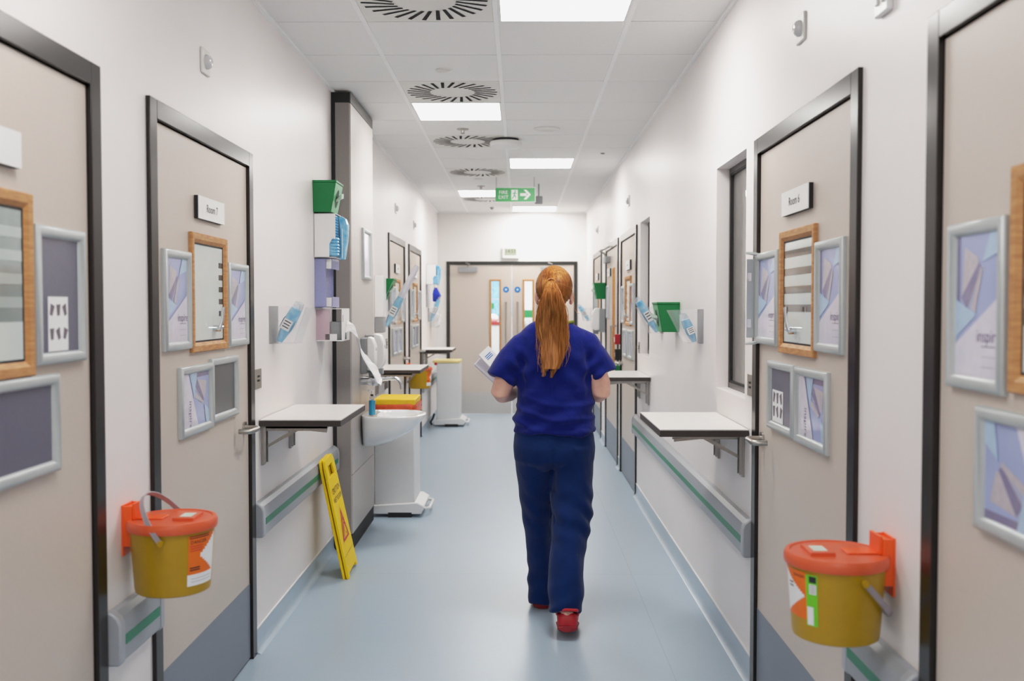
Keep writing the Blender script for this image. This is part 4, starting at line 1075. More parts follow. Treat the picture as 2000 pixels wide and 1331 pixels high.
# ------------------------------------------------------------------ wet floor sign leaning on the handrail
def wet_sign():
    Ls, W = 0.66, 0.145
    base = Vector((-0.945, 5.50, 0.004)); top = Vector((-1.073, 5.47, 0.640))
    t = thing('wet_floor_sign', 'yellow folded wet floor sign leaning against the left handrail', 'sign', tuple(base), 0)
    up = (top - base).normalized(); ax = Vector((0, 1, 0)); ax = (ax - up * ax.dot(up)).normalized(); n = ax.cross(up).normalized()   # n towards the corridor
    if n.x < 0: n = -n
    t.rotation_euler = Matrix((ax, -n, up)).transposed().to_euler() if Matrix((ax, -n, up)).determinant() > 0 else Matrix((ax, n, up)).transposed().to_euler()
    out = [(-0.150, 0.03), (-0.150, 0.0), (-0.112, 0.0), (-0.100, 0.022), (0.100, 0.022), (0.112, 0.0), (0.150, 0.0), (0.150, 0.03), (0.128, Ls - 0.04), (0.112, Ls - 0.008), (0.09, Ls), (-0.09, Ls), (-0.112, Ls - 0.008), (-0.128, Ls - 0.04)]
    hole = (-0.062, 0.062, Ls - 0.105, Ls - 0.045)
    def panel(y0, y1, name):
        mb = MB('signyellow')
        # outline walls with a real carrying hole: four strips around it
        x0, x1, z0, z1 = hole
        mb.prism([p for p in out[:8]] + [(0.1345, z0), (-0.1345, z0)], y0, y1)
        mb.prism([(-0.1345, z0), (x0, z0), (x0, z1), (-0.1285, z1)], y0, y1); mb.prism([(x1, z0), (0.1345, z0), (0.1285, z1), (x1, z1)], y0, y1)
        mb.prism([(-0.1285, z1), (0.1285, z1)] + out[8:], y0, y1)
        return mb.build(name, t, bevel=0.0025)
    panel(-0.018, -0.004, 'front_panel'); panel(0.002, 0.016, 'back_panel')
    mb = MB('dark'); Y = -0.0212
    mb.text('CAUTION', 0, 0.475, 0.046, Y); mb.text('WET FLOOR', 0, 0.425, 0.040, Y); mb.build('lettering', t, smooth=False)
    mb = MB('redink'); tri = [(-0.085, 0.19), (0.085, 0.19), (0.0, 0.37)]; inn = [(-0.062, 0.203), (0.062, 0.203), (0.0, 0.338)]
    for i in range(3):
        j = (i + 1) % 3; mb.poly([(tri[i][0], Y, tri[i][1]), (tri[j][0], Y, tri[j][1]), (inn[j][0], Y, inn[j][1]), (inn[i][0], Y, inn[i][1])])
    mb.poly([(0.006 + 0.011 * math.cos(k * .7854), Y, 0.300 + 0.011 * math.sin(k * .7854)) for k in range(8)])
    for a, b, c, d in (((0.0, 0.288), (0.014, 0.28), (-0.014, 0.238), (-0.026, 0.246)), ((-0.012, 0.25), (-0.024, 0.25), (-0.040, 0.21), (-0.030, 0.208)), ((-0.018, 0.243), (-0.008, 0.238), (0.036, 0.214), (0.034, 0.208)), ((0.01, 0.283), (0.004, 0.276), (0.036, 0.262), (0.038, 0.270))):
        mb.poly([(p[0], Y, p[1]) for p in (a, b, c, d)])
    mb.build('warning_triangle', t, smooth=False)
    MB('signyellow').cyl((-0.10, 0, Ls - 0.012), (0.10, 0, Ls - 0.012), 0.010, 12).build('hinge', t)
    MB('shelfedge').box(-0.137, 0.137, -0.0205, -0.020, 0.118, 0.1195).build('crease', t)
wet_sign()

# ------------------------------------------------------------------ far end: clock, blue discs
t = wall('wall_clock', 'white digital clock above the double doors', 'clock', 'E', -0.127, 2.215)
MB('white').box(-0.115, 0.115, -0.04, 0, -0.075, 0.085).build('case', t, bevel=0.012)
mb = MB('lcd').box(-0.082, 0.082, -0.042, -0.040, -0.028, 0.066); mb.m('dark'); mb.text('14:53', 0, 0.026, 0.066, -0.0425); mb.build('display', t, smooth=False)
for x, lab in ((-0.188, 'round blue fire door disc on the left leaf of the double doors'), (-0.030, 'round blue fire door disc on the right leaf of the double doors')):
    mb = MB('blue'); mb.lathe([(0.041, 0), (0.041, 0.002)], n=32); mb.m('sheetblue'); mb.lathe([(0.018, 0.0022), (0.016, 0.0026)], n=6)
    for v in mb.bm.verts: v.co = Vector((v.co.x, -v.co.z - 0.0005, v.co.y))
    o = mb.build('fire_door_disc', smooth=False); o.location = (x, YE, 1.719); tag(o, lab, 'sign', 'blue fire door discs')
# what shows through the panes of the double doors
o = MB('aqua').box(-0.24, 0.24, -0.02, 0.02, -0.3, 0.33).m('sheetblue').box(-0.24, 0.24, -0.03, -0.02, -0.02, 0.0).build('blue_cupboard', bevel=0.005); o.location = (-0.36, 16.9, 1.62); tag(o, 'blurred pale blue cupboard seen through the left door pane', 'cupboard')
o = MB('green').box(-0.05, 0.05, -0.05, 0.05, 0, 0.09).m('greendark').lathe([(0.03, 0.0901), (0.03, 0.091)]).build('green_box', bevel=0.006); o.location = (-0.46, 15.9, 1.45); tag(o, 'small blurred green box seen through the left door pane', 'box')
o = MB('green').box(-0.07, 0.07, -0.05, 0.05, 0, 0.12).m('greendark').lathe([(0.03, 0.1201), (0.03, 0.121)]).build('green_box', bevel=0.006); o.location = (0.13, 15.9, 1.31); tag(o, 'blurred green box seen through the right door pane', 'box')
t = thing('trolley', 'blurred white trolley with red-rimmed trays seen through the left door pane', 'trolley', (-0.34, 15.8, 0))
MB('white').box(-0.18, 0.18, -0.15, 0.15, 0.55, 1.2).build('cabinet_body', t, bevel=0.02)
MB('red').box(-0.19, 0.19, -0.16, 0.16, 1.2, 1.24).build('red_rim', t)
MB('rubber').box(-0.15, 0.15, -0.12, 0.12, 0.0, 0.55).build('dark_base', t, bevel=0.02)
MB('white').ball((-0.08, 0, 1.30), (0.08, 0.08, 0.07)).ball((0.09, 0, 1.29), (0.07, 0.08, 0.06)).build('tubs', t)
t = thing('machine', 'blurred white and grey equipment seen through the right door pane', 'equipment', (0.13, 16.2, 0))
MB('white').box(-0.1, 0.1, -0.1, 0.1, 0.0, 1.1).build('case', t, bevel=0.02)
MB('greyplastic').ball((0.0, 0, 1.18), (0.09, 0.09, 0.09)).build('head', t)

# ------------------------------------------------------------------ the nurse
def remesh(mb, voxel, smooth=4):
    bmesh.ops.recalc_face_normals(mb.bm, faces=mb.bm.faces[:])
    me = bpy.data.meshes.new('tmp'); mb.bm.to_mesh(me); mb.bm.free()
    ob = bpy.data.objects.new('tmp', me); COL.objects.link(ob)
    r = ob.modifiers.new('r', 'REMESH'); r.mode = 'VOXEL'; r.voxel_size = voxel
    if smooth:
        s = ob.modifiers.new('s', 'SMOOTH'); s.iterations = smooth; s.factor = 0.5
    dg = bpy.context.evaluated_depsgraph_get()
    out = bpy.data.meshes.new_from_object(ob.evaluated_get(dg))
    bpy.data.objects.remove(ob); bpy.data.meshes.remove(me)
    return out
def link(me, name, parent, m, disp=None):
    if disp:
        nr = [v.normal.copy() for v in me.vertices]
        for v, n in zip(me.vertices, nr): v.co = v.co + n * disp(v.co, n)
    me.polygons.foreach_set('use_smooth', [True] * len(me.polygons))
    me.materials.clear(); me.materials.append(M[m]); me.name = name
    o = bpy.data.objects.new(name, me); COL.objects.link(o); o.parent = parent
    return o
def ell(cx, cy, z, a, b, e=2.3, n=40, tilt=(0, 0)):
    out = []
    for k in range(n):
        t = 2 * math.pi * k / n; c, s = math.cos(t), math.sin(t)
        x = a * math.copysign(abs(c) ** (2 / e), c); y = b * math.copysign(abs(s) ** (2 / e), s)
        out.append((cx + x, cy + y, z + tilt[0] * x + tilt[1] * y))
    return out
def limb_rings(pts, n=24):
    """pts of (x,y,z,ra,rb): tube with ra across (in the x direction) and rb deep"""
    mb_rings = []
    P = [Vector(p[:3]) for p in pts]
    for i, p in enumerate(pts):
        t = (P[min(i + 1, len(P) - 1)] - P[max(i - 1, 0)]).normalized()
        u = Vector((0, 1, 0)); u = (u - t * u.dot(t)).normalized(); w = t.cross(u).normalized()
        mb_rings.append([tuple(P[i] + w * p[3] * math.cos(2 * math.pi * k / n) + u * p[4] * math.sin(2 * math.pi * k / n)) for k in range(n)])
    return mb_rings

person = thing('person', 'woman with a long copper ponytail in blue scrubs and red clogs walking away', 'person', (0.163, 4.70, 0))
base = bpy.data.objects.new('pivot_offset', None)   # world coordinates are used below, so the children are shifted back
bpy.data.objects.remove(base)
OFF = Vector((-0.163, -4.70, 0))
def shift(o): 
    o.location = OFF; return o

HX, HY = 0.163, 4.70
mb = MB('skin')
mb.ball((HX, HY, 1.577), (0.074, 0.092, 0.092)); mb.ball((HX, HY + 0.035, 1.525), (0.057, 0.062, 0.085))
mb.ball((HX, HY + 0.070, 1.462), (0.026, 0.022, 0.018)); mb.ball((HX, HY + 0.094, 1.530), (0.011, 0.018, 0.022)); mb.ball((HX, HY + 0.098, 1.520), (0.014, 0.010, 0.008))
mb.ball((HX, HY + 0.086, 1.585), (0.045, 0.012, 0.010))
for s in (-1, 1):
    mb.ball((HX + s * 0.080, HY - 0.006, 1.532), (0.010, 0.019, 0.032), rot=Euler((R(12), 0, R(s * -28))).to_matrix())
    mb.ball((HX + s * 0.079, HY + 0.004, 1.503), (0.009, 0.012, 0.013))
    mb.ball((HX + s * 0.030, HY + 0.072, 1.535), (0.022, 0.018, 0.018)); mb.ball((HX + s * 0.030, HY + 0.079, 1.569), (0.017, 0.014, 0.009)); mb.ball((HX + s * 0.030, HY + 0.079, 1.552), (0.016, 0.013, 0.006))
mb.loft(limb_rings([(HX, HY - 0.005, 1.53, 0.052, 0.055), (HX, HY - 0.010, 1.46, 0.050, 0.052), (HX, HY - 0.014, 1.40, 0.058, 0.056), (HX, HY - 0.010, 1.36, 0.09, 0.06)]))
mb.loft([ell(HX, HY, z, a, b) for z, a, b in ((1.38, 0.075, 0.05), (1.35, 0.125, 0.072), (1.28, 0.155, 0.09), (1.15, 0.145, 0.095), (1.02, 0.14, 0.09), (0.94, 0.15, 0.095), (0.86, 0.14, 0.09), (0.80, 0.11, 0.07))])
# legs
for leg in ([(0.085, 4.71, 0.84, .06, .07), (0.078, 4.77, 0.50, .052, .058), (0.085, 4.82, 0.36, .047, .052), (0.098, 4.865, 0.11, .030, .036), (0.10, 4.875, 0.05, .032, .04)],
            [(0.245, 4.70, 0.84, .06, .07), (0.243, 4.66, 0.50, .052, .058), (0.232, 4.58, 0.36, .047, .052), (0.210, 4.45, 0.165, .030, .036), (0.210, 4.43, 0.11, .032, .038)]):
    mb.loft(limb_rings(leg))
mb.loft(limb_rings([(0.10, 4.855, 0.045, .028, .03), (0.095, 4.95, 0.045, .036, .028), (0.09, 5.05, 0.035, .036, .018)]))
mb.ball((0.10, 4.868, 0.055), (0.03, 0.03, 0.03)); mb.ball((0.212, 4.41, 0.112), (0.03, 0.03, 0.03)); mb.tube([(0.212, 4.41, 0.10), (0.212, 4.50, 0.07), (0.21, 4.59, 0.04)], [0.03, 0.032, 0.025], 14)
# arms
ARM = {'l': [(0.030, 4.70, 1.290, .048, .05), (-0.030, 4.69, 1.22, .048, .05), (-0.075, 4.67, 1.12, .050, .050), (-0.090, 4.665, 1.080, .046, .048), (-0.078, 4.70, 1.068, .046, .040), (-0.055, 4.76, 1.066, .043, .040), (-0.02, 4.84, 1.070, .032, .032), (0.005, 4.90, 1.074, .026, .022), (0.012, 4.925, 1.076, .027, .018)],
       'r': [(0.298, 4.70, 1.290, .048, .05), (0.348, 4.69, 1.22, .048, .05), (0.378, 4.67, 1.12, .049, .049), (0.382, 4.665, 1.080, .044, .047), (0.370, 4.70, 1.070, .044, .040), (0.345, 4.76, 1.070, .041, .040), (0.300, 4.84, 1.080, .032, .032), (0.268, 4.895, 1.088, .026, .022), (0.255, 4.915, 1.09, .027, .018)]}
def arm_rings(pts, n=20):
    P = [Vector(p[:3]) for p in pts]; out = []; u = Vector((0, 1, 0.2))
    for i, p in enumerate(pts):
        t = (P[min(i + 1, len(P) - 1)] - P[max(i - 1, 0)]).normalized()
        u = (u - t * u.dot(t)).normalized(); w = t.cross(u)
        out.append([tuple(P[i] + w * p[3] * math.cos(2 * math.pi * k / n) + u * p[4] * math.sin(2 * math.pi * k / n)) for k in range(n)])
    return out
def hand(mb, wr, d, n, thumb):
    """d fingers' direction, n direction the palm faces; fingers curl towards n"""
    d = Vector(d).normalized(); n = Vector(n); n = (n - d * n.dot(d)).normalized(); s = d.cross(n) * thumb
    wr = Vector(wr)
    mb.loft([[tuple(wr + d * q + s * a * math.cos(2 * math.pi * k / 16) + n * b * math.sin(2 * math.pi * k / 16)) for k in range(16)] for q, a, b in ((-0.01, 0.026, 0.018), (0.02, 0.033, 0.016), (0.05, 0.039, 0.0145), (0.078, 0.040, 0.0125))])
    for j, L in ((-1.5, 0.064), (-0.5, 0.078), (0.5, 0.084), (1.5, 0.075)):
        p = wr + d * 0.070 + s * j * 0.0195 * 1.0; pts = [tuple(p - d * 0.01)]; ang = 0.45
        for sg, da in ((0.42, 0.55), (0.32, 0.6), (0.26, 0.4)):
            p = p + (d * math.cos(ang) + n * math.sin(ang)) * L * sg; pts.append(tuple(p)); ang += da
        mb.tube(pts, [0.0088, 0.0086, 0.0078, 0.0066], 10)
    p = wr + d * 0.022 + s * 0.030; pts = [tuple(p - s * 0.008)]
    for v in (d * 0.6 + s * 0.75 + n * 0.25, d * 0.8 + s * 0.3 + n * 0.5, d * 0.85 + n * 0.5): p = p + v.normalized() * 0.028; pts.append(tuple(p))
    mb.tube(pts, [0.012, 0.0105, 0.0095, 0.0075], 10)
for k in 'lr': mb.loft(arm_rings(ARM[k]))
hand(mb, (0.012, 4.925, 1.076), (0.25, 0.75, 0.25), (-0.9, 0.3, 0.35), 1)
hand(mb, (0.255, 4.915, 1.09), (-0.75, 0.6, 0.15), (-0.3, -0.5, 0.8), -1)
shift(link(remesh(mb, 0.0042, 3), 'body', person, 'skin'))
for s in (-1, 1):
    mb = MB('eye').ball((HX + s * 0.030, HY + 0.0815, 1.560), (0.0115, 0.010, 0.0075)); mb.m('iris').ball((HX + s * 0.030, HY + 0.0885, 1.560), (0.0048, 0.004, 0.0048), 12, 8)
    shift(mb.build('eye', person))
shift(MB('lip').ball((HX, HY + 0.091, 1.496), (0.022, 0.010, 0.004)).ball((HX, HY + 0.090, 1.489), (0.019, 0.010, 0.0045)).build('mouth', person))

# scrub top
mb = MB('scrub')
mb.loft([ell(cx, cy, z, a, b, 2.5) for z, cx, cy, a, b in ((1.412, .153, 4.692, .078, .062), (1.398, .154, 4.694, .108, .074), (1.375, .158, 4.695, .142, .088), (1.345, .161, 4.697, .172, .102), (1.30, .163, 4.70, .190, .112), (1.238, .164, 4.70, .192, .118),
     (1.16, .166, 4.70, .182, .120), (1.10, .168, 4.70, .177, .121), (1.05, .167, 4.70, .178, .124), (1.0, .164, 4.70, .182, .128), (0.95, .163, 4.70, .187, .132), (0.905, .163, 4.70, .191, .135), (0.893, .163, 4.70, .190, .134))])
mb.loft(limb_rings([(0.065, 4.70, 1.335, .05, .075), (0.022, 4.70, 1.300, .070, .085), (-0.032, 4.695, 1.230, .074, .082), (-0.074, 4.69, 1.172, .074, .080), (-0.094, 4.685, 1.138, .073, .080)]))
mb.loft(limb_rings([(0.262, 4.70, 1.342, .05, .075), (0.306, 4.70, 1.306, .068, .085), (0.350, 4.695, 1.240, .068, .082), (0.382, 4.69, 1.188, .066, .079), (0.397, 4.685, 1.158, .066, .079)]))
def fold(c, amp, dx, dz, f, ph=0.0):      # diagonal soft folds
    return amp * (0.5 + 0.5 * math.sin((c.x * dx + c.z * dz) * f + ph + 1.6 * math.sin(c.x * 9 + c.z * 7))) ** 3
def bumpf(c, x, z, sx, sz): return math.exp(-((c.x - x) / sx) ** 2 - ((c.z - z) / sz) ** 2)
def top_disp(c, n):
    w = 0.0
    lower = max(0.0, min(1.0, (1.10 - c.z) / 0.12))
    w += lower * 0.010 * (math.sin(c.z * 95 + 2.2 * math.sin(c.x * 11) + c.x * 16) * 0.5 + 0.5) ** 2
    w += lower * 0.006 * math.sin(c.z * 60 - c.x * 30)
    mid = max(0.0, 1 - abs(c.z - 1.18) / 0.16)
    w += mid * 0.006 * math.sin(c.x * 42 + (c.z - 1.18) * (50 if c.x > 0.163 else -50))
    w += 0.007 * bumpf(c, -0.01, 1.20, 0.05, 0.10) * math.sin(c.z * 70 + c.x * 60) + 0.007 * bumpf(c, 0.34, 1.20, 0.05, 0.10) * math.sin(c.z * 70 - c.x * 60)
    w -= 0.012 * bumpf(c, 0.012, 1.16, 0.014, 0.10) + 0.012 * bumpf(c, 0.318, 1.17, 0.014, 0.10)
    w += 0.003 * math.sin(c.x * 21 + c.z * 17 + c.y * 11)
    if c.z < 0.915: w += 0.004 * math.sin(c.x * 50 + c.y * 30)
    return w
top = shift(link(remesh(mb, 0.006, 6), 'scrub_top', person, 'scrub', top_disp))
# olive neck binding
pts = []
for k in range(41):
    t_ = 2 * math.pi * k / 40
    pts.append((0.153 + 0.098 * math.cos(t_), 4.690 + 0.070 * math.sin(t_), 1.403 - 0.012 * math.cos(t_ * 2) * 0 - (0.05 if math.sin(t_) > 0 else 0.0) * max(0, math.sin(t_)) + 0.008 * math.cos(t_)))
shift(MB('collar').tube(pts, 0.0065, 8).build('collar_trim', person))

# trousers
mb = MB('trouser')
mb.loft([ell(.163, cy, z, a, b, 2.5) for z, cy, a, b in ((0.93, 4.70, .168, .112), (0.88, 4.70, .185, .127), (0.82, 4.698, .192, .138), (0.76, 4.697, .19, .134), (0.72, 4.70, .16, .10))])
Lg = [(.072, 4.70, .82, .098, .125), (.073, 4.72, .70, .094, .108), (.080, 4.770, .54, .086, .092), (.098, 4.825, .36, .074, .082), (.107, 4.86, .20, .066, .078), (.103, 4.875, .09, .060, .078), (.104, 4.870, .022, .058, .084)]
Rg = [(.252, 4.69, .82, .098, .125), (.247, 4.68, .70, .102, .112), (.242, 4.655, .565, .100, .104), (.228, 4.575, .37, .086, .090), (.213, 4.50, .24, .078, .084), (.205, 4.455, .14, .074, .084), (.204, 4.445, .105, .070, .086)]
mb.loft(limb_rings(Lg, 32)); mb.loft(limb_rings(Rg, 32))
def pant_disp(c, n):
    w = 0.003 * math.sin(c.x * 19 + c.z * 13 + c.y * 10)
    kn = math.exp(-((c.z - 0.50) / 0.12) ** 2) * (1 if c.x > 0.15 else 0.4)
    w += kn * 0.006 * math.sin(c.z * 62 + (c.x - 0.2) * 45 + 1.6 * math.sin(c.x * 25 + c.y * 12))
    an = max(0.0, 1 - abs(c.z - 0.14) / 0.16)
    w += an * 0.0045 * math.sin(c.z * 62 - c.x * 40 + math.sin(c.y * 30))
    w += 0.008 * math.sin(c.x * 46 + c.z * 9) * max(0.0, min(1, (0.80 - c.z) / 0.2)) * 0.6
    w -= 0.012 * math.exp(-((c.x - 0.156) / 0.020) ** 2) * max(0.0, min(1.0, (0.85 - c.z) / 0.12)) * (1 if c.z > 0.62 and n.y < 0 else 0)
    w += 0.010 * math.exp(-((c.z - 0.80) / 0.07) ** 2) * (math.exp(-((c.x - 0.08) / 0.06) ** 2) + math.exp(-((c.x - 0.25) / 0.06) ** 2)) * (1 if n.y < -0.2 else 0)
    return w
shift(link(remesh(mb, 0.006, 5), 'scrub_trousers', person, 'trouser', pant_disp))

# clogs
def clog(loc, yaw, pitch, toe=False):
    rot = Euler((pitch, 0, yaw)).to_matrix(); loc = Vector(loc)
    def place(mb):
        for v in mb.bm.verts: v.co = rot @ v.co + loc
    def ring(s, a, z0, z1, n=28):
        out = []
        for k in range(n):
            t = 2 * math.pi * k / n; c, q = math.cos(t), math.sin(t)
            out.append((a * math.copysign(abs(c) ** 0.75, c), s, (z0 + z1) / 2 + (z1 - z0) / 2 * math.copysign(abs(q) ** 0.7, q)))
        return out
    mb = MB('clog'); mb.loft([ring(0.0, .026, .018, .060), ring(0.008, .040, .012, .078), ring(0.03, .046, .010, .086), ring(0.09, .045, .010, .080), ring(0.15, .050, .010, .082), ring(0.20, .051, .010, .070), ring(0.24, .040, .012, .050), ring(0.256, .020, .016, .034)]); place(mb)
    o = shift(mb.build('clog', person, angle=60))
    mb = MB('clogsole'); mb.loft([ring(-0.004, .030, .0, .026), ring(0.010, .045, .0, .030), ring(0.06, .047, .0, .026), ring(0.18, .054, .0, .022), ring(0.24, .044, .002, .022), ring(0.262, .022, .006, .02)]); place(mb)
    s_ = mb.build('sole', o, angle=60)
    mb = MB('clog'); mb.tube([(0.046, 0.09, 0.062), (0.049, 0.05, 0.082), (0.040, 0.004, 0.094), (0.0, -0.012, 0.097), (-0.040, 0.004, 0.094), (-0.049, 0.05, 0.082), (-0.046, 0.09, 0.062)], 0.007, 8); place(mb)
    mb.build('heel_strap', o)
clog((0.112, 4.835, 0.001), R(2), 0)
clog((0.212, 4.365, 0.040), R(-3), R(-9))

# hair
CH = Vector((0.162, HY - 0.004, 1.573)); RH = Vector((0.086, 0.105, 0.101))
T = Vector((0.145, 4.592, 1.594)); Tn = Vector(((T.x - CH.x) / RH.x, (T.y - CH.y) / RH.y, (T.z - CH.z) / RH.z)).normalized()
def keep(p): return (p.y - CH.y) < 0.046 + 0.85 * (p.z - CH.z) and p.z > CH.z - 0.088 + 0.0 * p.x
mb = MB('hair')
nu, nv = 48, 28; grid = {}
for i in range(nv + 1):
    for k in range(nu):
        a, b = math.pi * i / nv, 2 * math.pi * k / nu
        p = Vector((RH.x * 0.985 * math.sin(a) * math.cos(b), RH.y * 0.985 * math.sin(a) * math.sin(b), RH.z * 0.985 * math.cos(a))) + CH
        grid[i, k] = p
vm = {}
def gv(i, k):
    k %= nu
    if (i, k) not in vm: vm[i, k] = mb.bm.verts.new(grid[i, k])
    return vm[i, k]
for i in range(nv):
    for k in range(nu):
        q = [(i, k), (i, k + 1), (i + 1, k + 1), (i + 1, k)]
        if all(keep(grid[a, b % nu]) for a, b in q): mb.f([gv(a, b) for a, b in q])
rr = random.Random(11)
def strand(mb, pts, r0, r1, n=3):
    L = len(pts); mb.tube(pts, [r0 + (r1 - r0) * i / (L - 1) for i in range(L)], n)
cnt = 0
while cnt < 900:
    v = Vector((rr.gauss(0, 1), rr.gauss(0, 1), rr.gauss(0, 1))).normalized()
    p = Vector((v.x * RH.x, v.y * RH.y, v.z * RH.z)) + CH
    if not keep(p): continue
    if cnt % 3 == 0 and (p.y - CH.y) < -0.02 and p.z > CH.z - 0.03: continue
    cnt += 1; pts = []
    lift = 1.0 + 0.012 * rr.random(); om = math.acos(max(-1, min(1, v.dot(Tn))))
    if om < 0.1: continue
    for k in range(9):
        s = k / 8
        q = (v * math.sin((1 - s) * om) + Tn * math.sin(s * om)) / math.sin(om)
        pts.append(Vector((q.x * RH.x, q.y * RH.y, q.z * RH.z)) * (lift + 0.004 * math.sin(s * 3.1)) + CH)
    strand(mb, pts, 0.0016, 0.0012)
hair = shift(mb.build('hair', person, angle=80, recalc=False))
mb = MB('hair')
prof = [(1.600, .145, 4.588, .012, .010), (1.588, .145, 4.572, .022, .018), (1.555, .146, 4.558, .037, .026), (1.52, .148, 4.556, .050, .030), (1.48, .150, 4.562, .061, .030), (1.43, .149, 4.568, .066, .028), (1.385, .148, 4.570, .067, .026), (1.34, .151, 4.568, .066, .024), (1.29, .154, 4.566, .066, .022), (1.24, .150, 4.564, .058, .020), (1.196, .143, 4.563, .046, .016), (1.165, .138, 4.563, .034, .010)]
mb.loft([ell(cx, cy, z, a * .86, b * .8, 2.0, 28) for z, cx, cy, a, b in prof[:-1]])
def at(z):
    for (z0, *p0), (z1, *p1) in zip(prof, prof[1:]):
        if z <= z0 and z >= z1:
            f = (z0 - z) / (z0 - z1); return [a + (b - a) * f for a, b in zip(p0, p1)]
    return list(prof[-1][1:]) if z < prof[-1][0] else list(prof[0][1:])
for k in range(1000):
    a = rr.uniform(0, 2 * math.pi); q = rr.uniform(0.72, 1.06) if k % 4 else rr.uniform(0.4, 1.0)
    lock = math.floor((math.cos(a) + 1) * 3.5)                                   # strands gather into tapered locks
    lc = (lock + 0.5) / 3.5 - 1
    zend = 1.150 + 0.055 * abs(math.sin(lock * 2.3 + 1.0)) + rr.uniform(0, 0.05) + (0.10 if rr.random() < 0.15 else 0)
    ph = rr.uniform(0, 0.8) + lock * 1.4; amp = rr.uniform(0.003, 0.011)
    pts = []
    N = 18
    for i in range(N):
        s = i / (N - 1); z = 1.598 + (zend - 1.598) * s
        cx, cy, aa, bb = at(z)
        ga = max(0.0, (s - 0.55) / 0.45)
        xx = math.cos(a) * (1 - 0.6 * ga) + lc * 0.95 * 0.6 * ga
        pts.append((cx + aa * q * xx + amp * s * math.sin(s * 9 + ph) * 2, cy + bb * q * math.sin(a) * (1 - 0.4 * ga), z))
    strand(mb, pts, 0.0017, 0.0007)
for k in range(26):      # stray hairs
    sd = rr.choice((-1, 1)); ph = rr.uniform(0, 6); pts = []
    z1 = rr.uniform(1.18, 1.30)
    for i in range(14):
        s = i / 13; z = 1.50 + (z1 - 1.50) * s; cx, cy, aa, bb = at(z)
        pts.append((cx + sd * (aa * 0.95 + 0.014 * math.sin(s * 5 + ph) * s + 0.006 * s), cy - 0.004, z))
    strand(mb, pts, 0.0007, 0.0004)
mb.build('ponytail', hair, angle=80, recalc=False)
MB('hair').tube([(T.x + 0.017 * math.cos(2 * math.pi * k / 20), T.y - 0.008 + 0.002 * math.sin(2 * math.pi * k / 10), T.z + 0.001 + 0.014 * math.sin(2 * math.pi * k / 20)) for k in range(21)], 0.0045, 8).build('hair_tie', hair)
mb = MB('hair'); strand(mb, [(0.250, 4.665, 1.545), (0.254, 4.66, 1.50), (0.258, 4.655, 1.468), (0.268, 4.655, 1.452), (0.280, 4.655, 1.449)], 0.0016, 0.0008, 5)
mb.build('loose_wisp', hair)

# papers held against the left arm
def slab(name, label, p_top, p_bot, width, thick, tilt, m, cat='paper'):
    a, b = Vector(p_top), Vector(p_bot); d = (a - b).normalized(); n = Vector((0.25, -1, tilt)); n = (n - d * n.dot(d)).normalized(); s = d.cross(n)
    t = thing(name, label, cat, tuple((a + b) / 2))
    L = (a - b).length / 2
    t.rotation_euler = Matrix((s, -n, d)).transposed().to_euler()
    return t, L
t, L = slab('leaflet', 'white folded leaflet with blue print tucked under the nurse\'s left arm', (-0.182, 4.975, 1.262), (0.010, 4.975, 1.058), 0.07, 0.01, 0.3, 'paper')
MB('paper').box(-0.036, 0.036, -0.007, 0.007, -L, L).build('folded_sheet', t, bevel=0.002)
mb = MB('blue')
for k in range(3): mb.box(-0.02, 0.02, -0.0078, -0.0071, L - 0.050 + k * 0.009, L - 0.046 + k * 0.009)
mb.build('print', t)
t, L = slab('envelope', 'plain white paper wad under the leaflet at the nurse\'s left arm', (-0.205, 5.000, 1.218), (-0.008, 5.000, 1.035), 0.08, 0.02, 0.3, 'paper')
mb = MB('paperlav').box(-0.040, 0.040, -0.012, 0.012, -L, L); mb.build('sheets', t, bevel=0.005, seg=3)

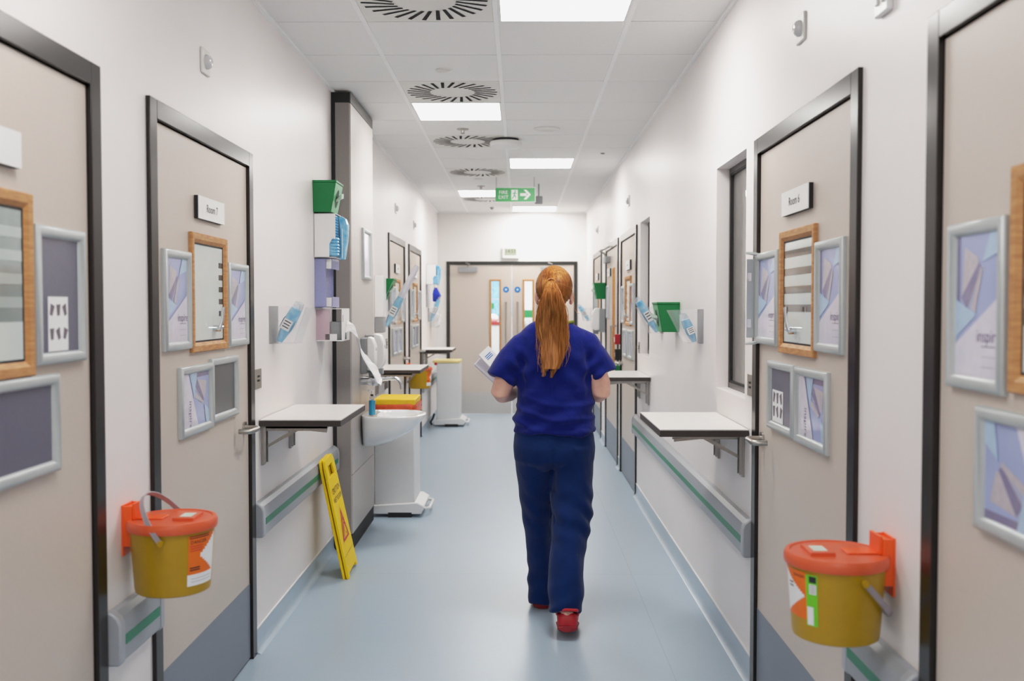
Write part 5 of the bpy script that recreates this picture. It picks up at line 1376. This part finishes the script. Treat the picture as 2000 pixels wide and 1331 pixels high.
# ------------------------------------------------------------------ light
for x, y in ((-0.41, 1.9), (0.19, -0.5), (-0.41, -2.2)):                # panels of the same corridor behind the viewer
    l = bpy.data.lights.new('ceiling_panel_light', 'AREA'); l.shape = 'SQUARE'; l.size = 0.57; l.energy = 9; l.color = (1.0, 0.985, 0.97)
    o = bpy.data.objects.new('ceiling_panel_light', l); COL.objects.link(o); o.location = (x, y, ZC - 0.01)
for x, y, e in ((2.0, 5.6, 45), (2.0, 9.0, 45), (-0.1, 15.4, 45)):      # fill lamps added to brighten the rooms behind the glass
    l = bpy.data.lights.new('room_fill_light', 'AREA'); l.size = 0.6; l.energy = e
    o = bpy.data.objects.new('room_fill_light', l); COL.objects.link(o); o.location = (x, y, 2.6)
w = bpy.data.worlds.new('world'); sc.world = w; w.use_nodes = True
w.node_tree.nodes['Background'].inputs[0].default_value = (0.6, 0.62, 0.65, 1); w.node_tree.nodes['Background'].inputs[1].default_value = 0.15

# ------------------------------------------------------------------ camera: 35 mm lens, eye 1.48 m up, tipped down a touch
cam = bpy.data.cameras.new('camera'); cam.sensor_width = 36; cam.lens = 1944 * 36 / 2000
co = bpy.data.objects.new('camera', cam); COL.objects.link(co)
co.location = (0, 0, 1.48); co.rotation_euler = (R(90 - 1.9298), 0, R(0.4421))
cam.clip_start = 0.05
cam.dof.use_dof = True; cam.dof.focus_distance = 4.7; cam.dof.aperture_fstop = 3.0
sc.camera = co
sc.view_settings.view_transform = 'Standard'; sc.view_settings.look = 'None'; sc.view_settings.exposure = 0.0; sc.view_settings.gamma = 1.05
# a film-like shoulder: lifts the mid-tones and rolls the highlights off, over the whole picture alike
sc.view_settings.use_curve_mapping = True
cm = sc.view_settings.curve_mapping; cm.use_clip = False; cm.clip_max_x = 8.0; cm.clip_max_y = 8.0; cm.extend = 'HORIZONTAL'
cv = cm.curves[3]
cv.points[0].location = (0, 0); cv.points[1].location = (4.0, 1.06)
for p in ((0.06, 0.10), (0.20, 0.37), (0.32, 0.54), (0.46, 0.69), (0.62, 0.80), (0.95, 0.90), (1.8, 0.985)): cv.points.new(*p)
cm.update()
